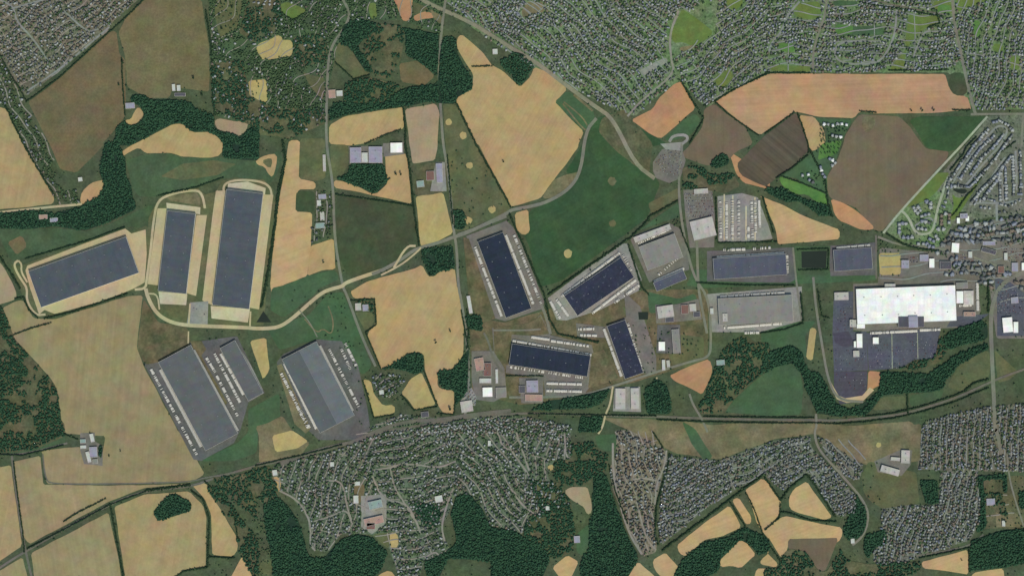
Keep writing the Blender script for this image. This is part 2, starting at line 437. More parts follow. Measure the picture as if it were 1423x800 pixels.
for s, m, l in ((E_NE, M_estg, 'green garden ground under the large north-eastern housing estates'), (E_NW, M_estb, 'brownish garden ground under the north-western housing estate'),
                (E_CR, M_est, 'green garden ground under the looping eastern estate'), (E_S7, M_estp, 'dry garden ground under the tapering southern estate'),
                (E_S8, M_est, 'garden ground under the slanting estate above the southern wheat fields'), (E_S9, M_est, 'garden ground under the small estate west of the school'),
                (E_S10, M_estb, 'garden ground under the rows of houses below the eastern railway'), (E_S11, M_est, 'garden ground under the dense south-eastern estate'),
                (E_T1, M_town, 'mottled ground under the southern town'), (E_T2, M_town, 'mottled ground under the houses beside the railway'),
                (E_VN, M_olv2, 'scrubby ground under the wooded northern village'), (E_IND, M_yrd, 'dry ground under the eastern business area')):
    field(s, m, l, 'garden_ground', mask=None, cat='ground')

# green spaces inside and round the estates
for s, m, l in (
    ("D 160,20 300,10 310,90 250,110 160,90", M_lawn, 'green pitch with pale spot in the north-eastern estates'),
    ("D 380,150 650,140 640,190 400,200", M_grn, 'long green between two rows of houses in the north-east'),
    ("D 790,80 960,90 960,120 890,150 820,210 790,260 770,250", M_lawn, 'olive-yellow green with a slanted end in the north-east'),
    ("D 690,370 780,265 760,385 690,395", M_lawn, 'small olive green wedge above the long orange field'),
    ("D 1050,-20 1270,-20 1150,30 1060,70", M_lawn, 'yellow-green strip along the road at the top edge'),
    ("D 40,355 250,365 250,395 30,390", M_lawn, 'olive strip between the houses and the long orange field'),
    ("D 920,10 1020,0 1030,80 940,60", M_lawn, 'green patch west of the north-south road at the top edge'),
    ("C 880,180 940,50 990,80 1070,140 1115,180 1070,220 1000,260 950,230 890,240", M_lawn, 'bright olive playing field ringed by houses'),
    ("C 1115,420 1200,380 1225,430 1170,480 1130,470", M_lawn, 'small yellow-green rectangle beside the bare orange field'),
    ("B 130,30 170,10 260,45 280,60 215,110 140,70", M_lawn, 'bright green paddock near the top edge among trees'),
    ("B 620,20 660,15 670,90 640,110 625,80", M_lawn, 'small green paddock below the top highway'),
    ("X 835,580 925,582 990,590 1075,585 1130,580 1210,600 1280,588 1278,640 1215,650 1190,640 1135,602 1075,610 1000,638 940,630 880,600", M_dry, 'dry brown verge between railway and southern estates'),
    ("P 280,-20 800,-60 860,0 830,150 740,170 640,160 570,130 470,40", M_dry, 'dry open ground north of the school'),
    ("O 460,20 580,10 580,90 540,110 480,90", M_grn, 'round green sports ground with pale edge'),
    ("O 940,-60 1010,-20 1110,140 1060,150 990,60", M_grn, 'green wedge pasture south of the railway'),
    ("P 570,160 830,220 850,390 650,420 580,380 540,330 530,240", M_olv, 'dry grass playing field south of the school'),
    ("P 1180,240 1423,240 1423,530 1200,530 1190,400", M_scr, 'scrubby ground at the south-east corner'),
    ("X 1240,254 1300,250 1290,262 1315,270 1330,300 1312,330 1305,344 1258,338 1232,322", M_estg, 'green ground round the crescent apartment blocks'),
    ("r 720,200 770,250 860,230 960,90 1010,60 880,260 780,420 720,470 700,420 740,330", M_lawn, 'olive green strip winding through the looping estate'),
    ("X 1160,34 1185,35 1186,47 1162,48", M_brt, 'bright lawn inside the north-eastern estate, left of two side by side'),
    ("X 1197,36 1228,38 1229,50 1198,47", M_grn, 'darker lawn inside the north-eastern estate, right of two side by side'),
    ("X 1082,60 1104,62 1104,73 1083,72", M_brt, 'small bright lawn near the bending street in the north-east'),
    ("X 1158,1 1192,2 1190,9 1158,8", M_grn, 'dark green strip at the top edge of the north-eastern estates'),
    ("X 1304,6 1322,8 1321,20 1302,18", M_brt, 'bright square lawn left of the wide north-eastern road'),
    ("X 1405,78 1417,80 1416,98 1404,96", M_lawn, 'yellow-green plot at the right edge in the north-east'),
    ("X 1354,28 1362,30 1362,52 1353,50", M_brt, 'narrow lawn right of the wide north-eastern road'),
    ("X 1380,60 1394,62 1393,73 1380,72", M_lawn, 'small yellow-green lawn among the north-east corner houses'),
    ("X 733,2 755,3 757,17 738,20 728,26 724,18", M_dry, 'bare brown plot just below the highway at the top'),
    ("X 1008,0 1034,0 1028,12 1014,14", M_lawn, 'small green at the top edge in the middle of the estates'),
    ("X 944,66 966,62 964,68 946,72", M_dry, 'pale worn strip at the foot of the olive playing field'),
    ("X 888,98 925,80 929,86 893,106", M_yrdl, 'pale paved strip along the terraced row beside the orange field'),
    ("X 345,112 370,110 372,142 348,142", M_yel, 'small sandy clearing in the wooded northern village'),
    ("X 420,100 452,110 450,140 432,122", M_olv, 'dull clearing beside the western lane in the northern village'),
    ("X 362,172 395,174 396,190 360,188", M_olv, 'green paddock at the south of the wooded northern village'),
    ("X 300,0 338,0 330,40 305,52 298,20", M_olv, 'brownish paddock in the top left of the northern village'),
): field(s, m, l, 'green_space', mask=1, cat='green')

# ------------------------------------------------------------------ fields and pastures
for s, m, l, nm in (
    # west and north-west
    ("A 690,100 790,0 1110,0 1125,130 1150,250 1150,505 950,480 930,540 810,540 700,480 685,300 650,180", M_brn2, 'large brown grass field below the north-western estate', 'field'),
    ("A 155,560 330,430 590,180 640,170 655,300 690,330 688,640 650,690 560,791 E 575,0 480,100 420,160 330,140 290,40", M_brn3, 'brown field with green edge falling to the wooded valley', 'field'),
    ("A -20,585 40,600 130,791 E 170,70 300,300 290,330 100,352 -20,360", M_tanl, 'pale wheat field cut off by the west edge', 'field'),
    ("A 735,620 760,585 790,620 780,650 735,690 680,680 690,660 720,655", M_tan, 'tiny wheat patch above the wooded valley', 'field'),
    ("A 735,791 830,745 950,682 1000,680 1060,728 1150,725 1200,755 1228,791 E 1215,62 1150,78 1000,70 930,48 800,52 765,20 720,40 668,72 660,50", M_tan, 'curved wheat field inside the wooded valley', 'field'),
    ("A 1175,670 1200,650 1290,668 1365,662 1355,715 1315,750 1290,735 1200,718", M_pink, 'small pale field shaped like a bean by the valley wood', 'field'),
    ("E 690,90 780,62 930,52 1000,78 1215,75 1380,85 1423,110 F 130,30 150,80 110,180 80,220 E 1330,190 1230,190 1080,240 870,290 760,290 730,240", M_olv2, 'green pasture south of the curved wheat field', 'field'),
    ("E 880,180 1000,110 1180,90 1300,110 1200,170 1000,200", M_olv, 'paler middle of the pasture below the curved wheat field', 'field'),
    ("F 0,90 60,60 120,55 115,120 95,185 70,165 50,125 10,115", M_tan, 'three-cornered pale pond bank near the tall warehouse', 'bank'),
    ("F 30,95 85,75 95,100 80,140", M_olv, 'grassy middle of the three-cornered bank', 'bank'),
    ("E -20,470 300,460 480,480 600,440 740,375 840,330 830,470 720,450 470,545 140,630 60,640 20,560", M_olv2, 'green strip north of the slanted western warehouse', 'field'),
    ("E 40,540 120,500 150,560 90,610", M_brn3, 'brown patch at the west end of the green strip', 'field'),
    ("E -20,630 30,690 80,791 I 90,30 90,60 50,75 -20,95", M_pink, 'pale field cut off by the west edge beside the western warehouse', 'field'),
    ("E 440,310 450,260 500,215 570,198 562,262 510,312 450,335", M_tan, 'small wheat patch in the bend of the valley wood', 'field'),
    ("E 150,390 200,378 310,385 300,430 230,445 200,430", M_dry, 'farmyard ground under a pale-roofed farm in the valley wood', 'farmyard'),
    ("I 15,108 80,75 125,65 185,165 300,172 540,95 700,45 785,40 765,200 752,330 790,430 850,540 980,791 M 1000,0 1125,230 1050,275 800,278 560,284 258,284 235,125 225,100 440,80 560,150 580,20 370,10 360,0 I 350,791 310,545 275,490 150,355 78,275 55,210", M_tanw, 'huge wheat stubble field on the west between warehouses and wood', 'field'),
    ("I 770,200 790,60 870,190 1030,215 1035,310 860,390 790,410 755,340", M_verge, 'scrub verge inside the bend of the pale access road', 'field'),
    ("M 65,165 222,128 238,288 560,292 800,290 1040,282 800,305 600,380 160,615 120,560", M_tans, 'wheat field between the railway and the farm at the south-west', 'field'),
    ("M -20,195 60,180 112,560 122,625 -20,720", M_tanl, 'wheat field cut off by the west edge above the railway', 'field'),
    ("M 170,665 595,440 640,640 668,810 190,810", M_tans, 'dull wheat field south of the railway at the bottom edge', 'field'),
    ("M -20,770 125,685 155,810 -20,810", M_tans, 'wheat corner at the bottom left', 'field'),
    ("M 628,410 800,340 900,335 1040,325 1115,400 1135,470 1128,740 1010,755 960,810 690,810", M_tanl, 'bright wheat field with a dark copse at its top', 'field'),
    ("M 1055,290 1130,278 1300,575 1308,640 1280,682 1165,672 1160,450 1125,365", M_tan, 'wheat strip narrowing beside the southern town wood', 'field'),
    ("M 1260,810 1330,680 1400,810", M_tan2, 'wheat point at the bottom edge', 'field'),
    ("M -20,40 100,0 360,20 360,60 200,110 60,120 -20,90", M_olv2, 'rough green paddocks west of the pale farm', 'field'),
    # north middle
    ("B 5,260 20,240 90,215 120,192 145,205 150,220 205,222 205,290 190,312 150,315 60,330 30,325 8,290", M_yel, 'pale yellow field alone in the northern woods', 'field'),
    ("B 440,260 480,220 520,260 620,385 625,408 540,435 500,400 440,345", M_olv, 'olive field beside the western north-south lane', 'field'),
    ("B 750,-20 865,-20 860,90 835,120 805,112 780,40", M_org, 'orange field at the top edge below the highway', 'field'),
    ("B 880,120 865,92 930,62 975,75 985,100 920,105", M_org, 'small orange patch under the highway', 'field'),
    ("B 955,48 1028,92 1022,135 990,120", M_dry, 'pale wedge beside the highway junction', 'field'),
    ("B 865,8 940,40 950,60 868,85", M_olv, 'olive wedge between highway and orange field', 'field'),
    ("B 640,130 800,140 820,180 800,330 720,440 640,400 590,260", M_scr, 'wooded gardens between two dark woods', 'field'),
    ("B 790,350 900,330 985,420 930,470 800,450", M_brn3, 'brown clearing at the south end of the dark wood', 'field'),
    ("B 1105,215 1130,188 1170,220 1250,290 1300,360 1360,390 1423,452 C 50,480 110,420 128,368 210,400 310,490 245,560 330,655 400,722 370,791 G 370,20 160,300 60,330 -20,348 F 1405,340 1225,10 B 1205,791 1108,590 1103,540 1192,490 1197,410 1150,340 1108,270", M_tan, 'great wheat field in the north centre with a dark notch', 'field'),
    ("C 240,560 310,500 450,600 462,650 410,722 380,700", M_grn, 'fenced green plot cut by sandy paths', 'field'),
    ("B 405,690 490,640 810,588 816,705 780,718 720,742 640,780 520,800 F 300,0 A 0,0 B 405,791".replace('F 300,0 A 0,0 ', ''), M_tan, 'wheat field between dark wood and grey yard', 'field'),
    ("B 822,600 990,568 1012,620 1000,760 F 1000,20 985,90 865,112 845,0", M_pink, 'pale stubble field west of the eastern lane', 'field'),
    ("a 150,380 280,380 290,520 240,620 170,660", M_olv, 'grassy plot west of the grey yard', 'field'),
    ("F 712,55 812,52 832,60 858,330 690,292 560,262 432,240 432,198 520,210 640,275 720,210", M_tan, 'wheat field wrapped round the pond wood', 'field'),
    ("F 185,-20 245,-20 238,190 330,210 330,250 235,250 220,372 312,378 305,560 285,725 150,775 J 90,35 F 80,770 112,420 150,200", M_tan2, 'long wheat strip beside the tall warehouse', 'field'),
    ("F 302,558 430,518 440,690 375,690 285,725", M_tan, 'short wheat strip west of the lane', 'field'),
    ("F 245,-30 380,-30 385,190 330,205 240,188", M_olv, 'dull olive plot west of the lane', 'field'),
    ("F 225,262 326,262 322,374 220,370", M_dkb, 'dark square plot beside the farm buildings', 'field'),
    ("F 90,791 160,775 290,722 440,690 460,740 340,800 J 300,50 200,130 150,165 80,120".replace('J 300,50', 'J 320,40'), M_grn, 'grassy bank north of the curving pale road', 'field'),
    ("F 440,282 700,315 865,342 892,560 820,632 720,690 640,700 515,730 450,610", M_dkb, 'large dark green crop field in the middle west', 'field'),
    ("F 880,290 950,275 1032,268 1085,490 1000,535 912,562 905,545", M_yel, 'yellow stubble field between lanes', 'field'),
    ("F 860,110 1040,95 1060,260 960,280 880,285", M_scr, 'yard ground behind the pale stubble field', 'field'),
    ("B 1030,570 1095,570 1210,800 F 1225,0 1400,345 1390,372 1160,472 1092,480 1050,100", M_olv, 'scrubby plots with sandy rings between lane and great field', 'field'),
    # centre
    ("X 652,440 700,448 760,430 900,402 984,402 984,500 900,525 850,540 800,556 720,562 656,545", M_verge, 'dry patchy ground between the dark warehouses', 'field'),
    ("F 540,800 620,752 880,682 915,662 940,712 960,732 1000,702 1095,682 1108,791 J 1118,0 1145,200 1140,370 1080,450 1010,448 1000,500 1000,540 1035,560 1090,545 1095,690 1035,692 1000,640 930,450 925,360 870,350 760,412 690,448 612,250 660,200 657,70 620,55 540,58 522,20", M_tan, 'big wheat field in the centre left of the warehouses', 'field'),
    ("J 800,578 850,500 912,462 990,640 880,672 832,605", M_yel, 'yellow wheat square north of the railway town', 'field'),
    ("J 590,500 632,508 650,580 700,645 765,640 765,690 650,712", M_yel, 'hooked yellow field beside the farm hamlet', 'field'),
    ("J 545,130 650,135 650,205 600,235", M_olv, 'grass patch south of a small farm', 'field'),
    ("J 60,220 290,150 400,30 480,20 560,220 640,430 590,480 450,300 340,280 130,340", M_grn, 'rough green slope east of the lane bend', 'field'),
    ("w 690,480 880,385 890,560 750,620 740,750 600,800 400,800 470,760 620,690 690,620", M_grn, 'green ribbon between two big grey warehouses', 'field'),
    ("w 700,60 800,40 820,240 780,300 740,180", M_yel, 'pale dug-over bank east of the narrow warehouse', 'bank'),
    ("J 0,760 70,740 150,700 200,780 230,800 N 300,60 250,130 20,170 20,20", M_dry, 'bare oval plot with yellow middle beside the railway', 'field'),
    ("N 90,20 200,-10 290,50 230,90 110,110", M_yel, 'yellow middle of the bare oval plot', 'field'),
    ("C 860,791 700,700 640,640 560,620 470,650 400,780 G 300,160 380,160 320,250 190,330 110,360 60,480 100,560 150,790 280,750 500,590 640,490 750,400 820,220 780,160 680,120 580,40", M_dkg, 'large dark green field with pale spots right of the great wheat field', 'field'),
    ("G 20,380 95,360 105,480 70,505 30,470", M_tan, 'sandy patch beside the dark warehouse', 'field'),
    ("G 230,200 300,170 380,150 320,240 230,300 170,300", M_dry, 'sandy bank along the curving road', 'field'),
    ("G 750,330 920,240 930,300 780,390", M_olv, 'olive patch east of the large dark green field', 'field'),
    ("G 690,480 920,320 935,400 800,440", M_grn, 'green wedge above the grey-roofed warehouse', 'field'),
    ("C 500,650 620,600 740,740 780,791 G 760,160 680,120 580,40 540,0 C 480,720", M_scr, 'grey-green verge along the main road', 'field'),
    # north-east fields
    ("C 660,660 780,600 812,540 900,460 942,448 1000,560 1012,600 940,660 850,742 820,762 770,740", M_org, 'bare orange field beside the curved service road', 'field'),
    ("C 840,770 920,690 945,662 1012,622 1045,660 1000,730 970,750 890,772", M_grn, 'green strip beside the bare orange field', 'field'),
    ("C 1120,552 1250,482 1423,402 D 0,405 990,408 1010,480 1040,525 1110,528 1135,605 900,622 610,625 520,612 490,650 280,640 210,622 165,612 0,722 C 1370,742 1290,692 1200,622", M_org2, 'long bare orange field below the north-eastern estates', 'field'),
    ("D 1010,480 1020,400 1090,400 1115,470 1105,525 1040,525", M_dkb, 'dark garden plot at the end of the long orange field', 'field'),
    ("G 1195,40 1240,170 1280,215 1423,252 1423,180 H -10,230 0,270 C 1423,760 1280,700".split(' H ')[0], M_org, 'orange rim round the dark ploughed fields', 'field'),
    ("C 980,800 1055,690 1060,598 1118,570 1180,622 1290,700 1330,791 G 1240,40 1195,90 1150,60 1110,110 1080,120 960,80 930,60", M_brn, 'ploughed brown field west of the striped one', 'field'),
    ("D 0,745 90,682 150,628 172,622 200,690 235,800 H 238,40 150,130 70,180 50,200 0,235 G 1423,240 1350,215 1260,170 1240,110", M_strp, 'striped dark ploughed field shaped like a diamond', 'field'),
    ("D 188,632 270,642 322,710 335,791 H 320,20 250,40 D 238,791", M_tan, 'tan triangle east of the striped ploughed field', 'field'),
    ("D 270,650 480,660 440,740 410,800 H 400,60 340,180 345,300 300,340 180,190 80,180 240,60 330,0 D 340,700", M_grn, 'green ground round the bright farm hamlet', 'field'),
    ("x 480,270 620,240 640,250 600,340 460,390", M_brt, 'vivid mown lawn in the bright farm hamlet', 'lawn'),
    ("x 170,520 200,505 330,560 470,610 530,650 540,720 440,690 380,640 300,640 200,580", M_brt, 'vivid green strip below the bright farm hamlet', 'lawn'),
    ("D 490,662 520,628 610,632 740,642 800,700 870,800 H 890,28 1012,42 1000,82 640,482 590,470 500,350 360,300 342,260 340,180 400,85 430,0 D 440,745", M_brn, 'great ploughed brown field west of the looping estate', 'field'),
    ("D 790,660 850,640 1222,640 1190,690 1090,800 H 1078,12 1020,42 900,26 D 870,790 840,730", M_dkg, 'dark green field above the looping estate', 'field'),
    ("H 360,300 420,320 500,365 600,455 590,472 530,472 410,422 380,382", M_org, 'tan foot of the great ploughed brown field', 'field'),
    ("D 535,640 600,640 608,690 560,735 532,700", M_dry, 'tan round spot in the ploughed brown field', 'field'),
    ("H -30,285 90,330 200,390 330,440 410,470 410,522 70,552 60,475 -10,300", M_tan2, 'tan field north of the blue-roofed warehouses', 'field'),
    ("r 560,0 700,0 620,120 560,200 470,270 300,330 260,340", M_lawn, 'grassy strip between the pale track and the looping estate', 'field'),
    ("H 625,600 745,598 745,718 630,720", M_yel, 'pale square plot north of the white factory', 'field'),
    # south-east
    ("K 1170,682 1240,600 1330,520 1423,445 L 60,430 130,408 190,440 210,560 200,695 0,700", M_grn, 'half-moon green field north of the railway', 'field'),
    ("K 870,480 1000,420 1090,388 1110,450 1090,505 1050,585 985,550 900,512", M_org, 'bare sandy field south of the small works', 'field'),
    ("L 1000,545 1060,430 1200,342 1240,352 1232,490 1120,530 1090,572", M_olv, 'olive meadow beside the eastern road', 'field'),
    ("L 1260,340 1390,460 1350,500 1280,520", M_olv, 'olive meadow east of the eastern road', 'field'),
    ("L 590,670 640,600 772,590 772,660", M_olv, 'olive paddock north of the railway bend', 'field'),
    ("L 792,590 985,555 965,612 800,652", M_olv2, 'second paddock north of the railway bend', 'field'),
    ("L 250,215 285,225 262,400 225,385", M_yel, 'sandy strip west of the factory yard', 'field'),
    ("L 568,455 640,462 636,530 562,572", M_org, 'bare sandy corner of the factory car park', 'field'),
    ("K 870,250 1060,270 1060,400 900,450 870,380", M_olv, 'rough grass between the small works', 'field'),
    ("L -20,200 280,180 220,260 230,380 100,320 -20,360", M_grn, 'green verge south of the grey-roofed warehouse', 'field'),
    ("G 1000,690 1423,700 H 120,690 250,690 610,720 610,750 380,760 K 1090,40 1060,150 1040,100 G 960,780".replace('K 1090,40 1060,150 1040,100 G 960,780', 'G 1080,791 960,780'), M_grn, 'green verge between blue-roofed and grey-roofed warehouses', 'field'),
    ("K 750,20 920,60 1010,30 1040,110 920,130 760,140", M_grn, 'green lawns south of the small blue roof', 'field'),
    ("K 610,100 760,120 740,230 640,180", M_olv, 'rough grass corner by the tilted dark warehouse', 'field'),
    ("O 1285,322 1380,252 1423,288 P 0,262 60,330 92,385 85,435 50,492 0,535 O 1423,592 1390,555 1350,500 1320,400", M_tan2, 'wheat field with rounded east side in the southern cluster', 'field'),
    ("O 1215,372 1250,358 1320,462 1318,502 1290,505", M_tan2, 'thin wheat strip in the southern cluster', 'field'),
    ("O 912,620 1060,500 1200,402 1225,440 1265,522 1160,572 1060,592 960,682 925,665", M_tan2, 'long wheat strip slanting in the southern cluster', 'field'),
    ("O 1148,702 1260,588 1290,602 1345,672 1260,747 1210,732 1150,742", M_tan2, 'wheat block below the long slanting strip', 'field'),
    ("O 778,702 850,660 922,742 880,810 830,800 788,752", M_tan2, 'small wheat block at the tip of the tapering estate', 'field'),
    ("O 630,800 700,710 800,800", M_tan2, 'wheat corner on the bottom edge below the tapering estate', 'field'),
    ("O 228,742 310,675 372,712 330,800 270,800", M_tan2, 'pale pinkish wheat patch on the bottom edge', 'field'),
    ("O 1370,702 1423,658 P 0,650 72,722 60,742 O 1372,725", M_tan2, 'narrow wheat wedge near the bottom edge', 'field'),
    ("O 1335,800 1350,748 1423,750 P 25,770 25,800", M_tan2, 'wheat scrap on the bottom edge', 'field'),
    ("P 130,362 160,310 230,268 262,320 370,465 330,482 180,442 135,420", M_tan2, 'teardrop wheat field below the slanting estate', 'field'),
    ("P 0,542 60,482 110,460 300,502 420,522 427,560 405,605 240,600 130,610 112,680 88,688 40,610", M_tan2, 'hooked wheat field in the southern cluster', 'field'),
    ("P 128,585 405,580 380,640 330,765 290,755 230,660 125,640", M_brn, 'brown fallow triangle below the hooked wheat field', 'field'),
    ("P 858,712 1115,645 1117,782 1000,762 868,747", M_tan2, 'wheat field at the south-east bottom', 'field'),
    ("P 1145,772 1310,745 1317,810 1125,810", M_tan2, 'wheat strip on the south-east bottom edge', 'field'),
    ("O 290,325 330,300 420,300 442,380 445,440 420,455 400,410 380,400 330,370", M_pink, 'pinkish cleared plot in the southern wood', 'field'),
    ("O 360,560 430,500 430,620 400,680 360,660", M_grn, 'thin green glade in the southern wood', 'field'),
    ("N 540,290 600,280 600,340 570,400 540,390", M_brn3, 'brown plot in the southern town', 'field'),
    ("N 735,560 760,545 785,570 785,630 745,640", M_yel, 'small yellow plot in the southern town', 'field'),
    ("N 640,560 740,545 735,640 700,620", M_olv, 'olive plot beside the small yellow plot', 'field'),
    ("N 680,780 740,755 775,800 670,800", M_tan, 'tan scrap on the bottom edge below the town', 'field'),
    ("N 70,270 110,240 140,260 140,330 80,330", M_tan, 'sandy plot west of the southern town', 'field'),
    ("N 20,720 70,690 95,720 90,780 30,780", M_olv, 'clearing in the south-western wood', 'field'),
): field(s, m, l, nm)

# sandy round spots
def disc(s, r, label, m=M_yel, name='sandy_patch'):
    (x, y), = pts(s); n = 14
    P = [(x + r*random.uniform(.85, 1.12)*math.cos(2*math.pi*i/n), y + r*random.uniform(.85, 1.15)*math.sin(2*math.pi*i/n)) for i in range(n)]
    sheet_obj(name, P, m, label, 'sand'); fill_mask(P, 1)
disc("B 1062,672", 4.6, 'round sandy patch at the top of the scrubby plots'); disc("B 1142,745", 5, 'round sandy patch beside the great wheat field')
disc("F 1176,118", 4.6, 'round sandy patch among the scrubby plots'); disc("F 1300,360", 5.2, 'pale sandy ring near the main road')
disc("F 1170,420", 5, 'sandy patch above the main road junction'); disc("G 555,205", 6, 'oval sandy spot in the upper dark green field', M_dry)
disc("b 770,295", 6, 'bright sandy spot in the dark green field near the tilted warehouse'); disc("b 1090,80", 5, 'faint sandy spot in the dark green field', M_olv)
disc("P 625,70", 3.5, 'pale sandy spot near the school'); disc("O 218,195", 4, 'sandy spot in the southern wood edge', M_yel)

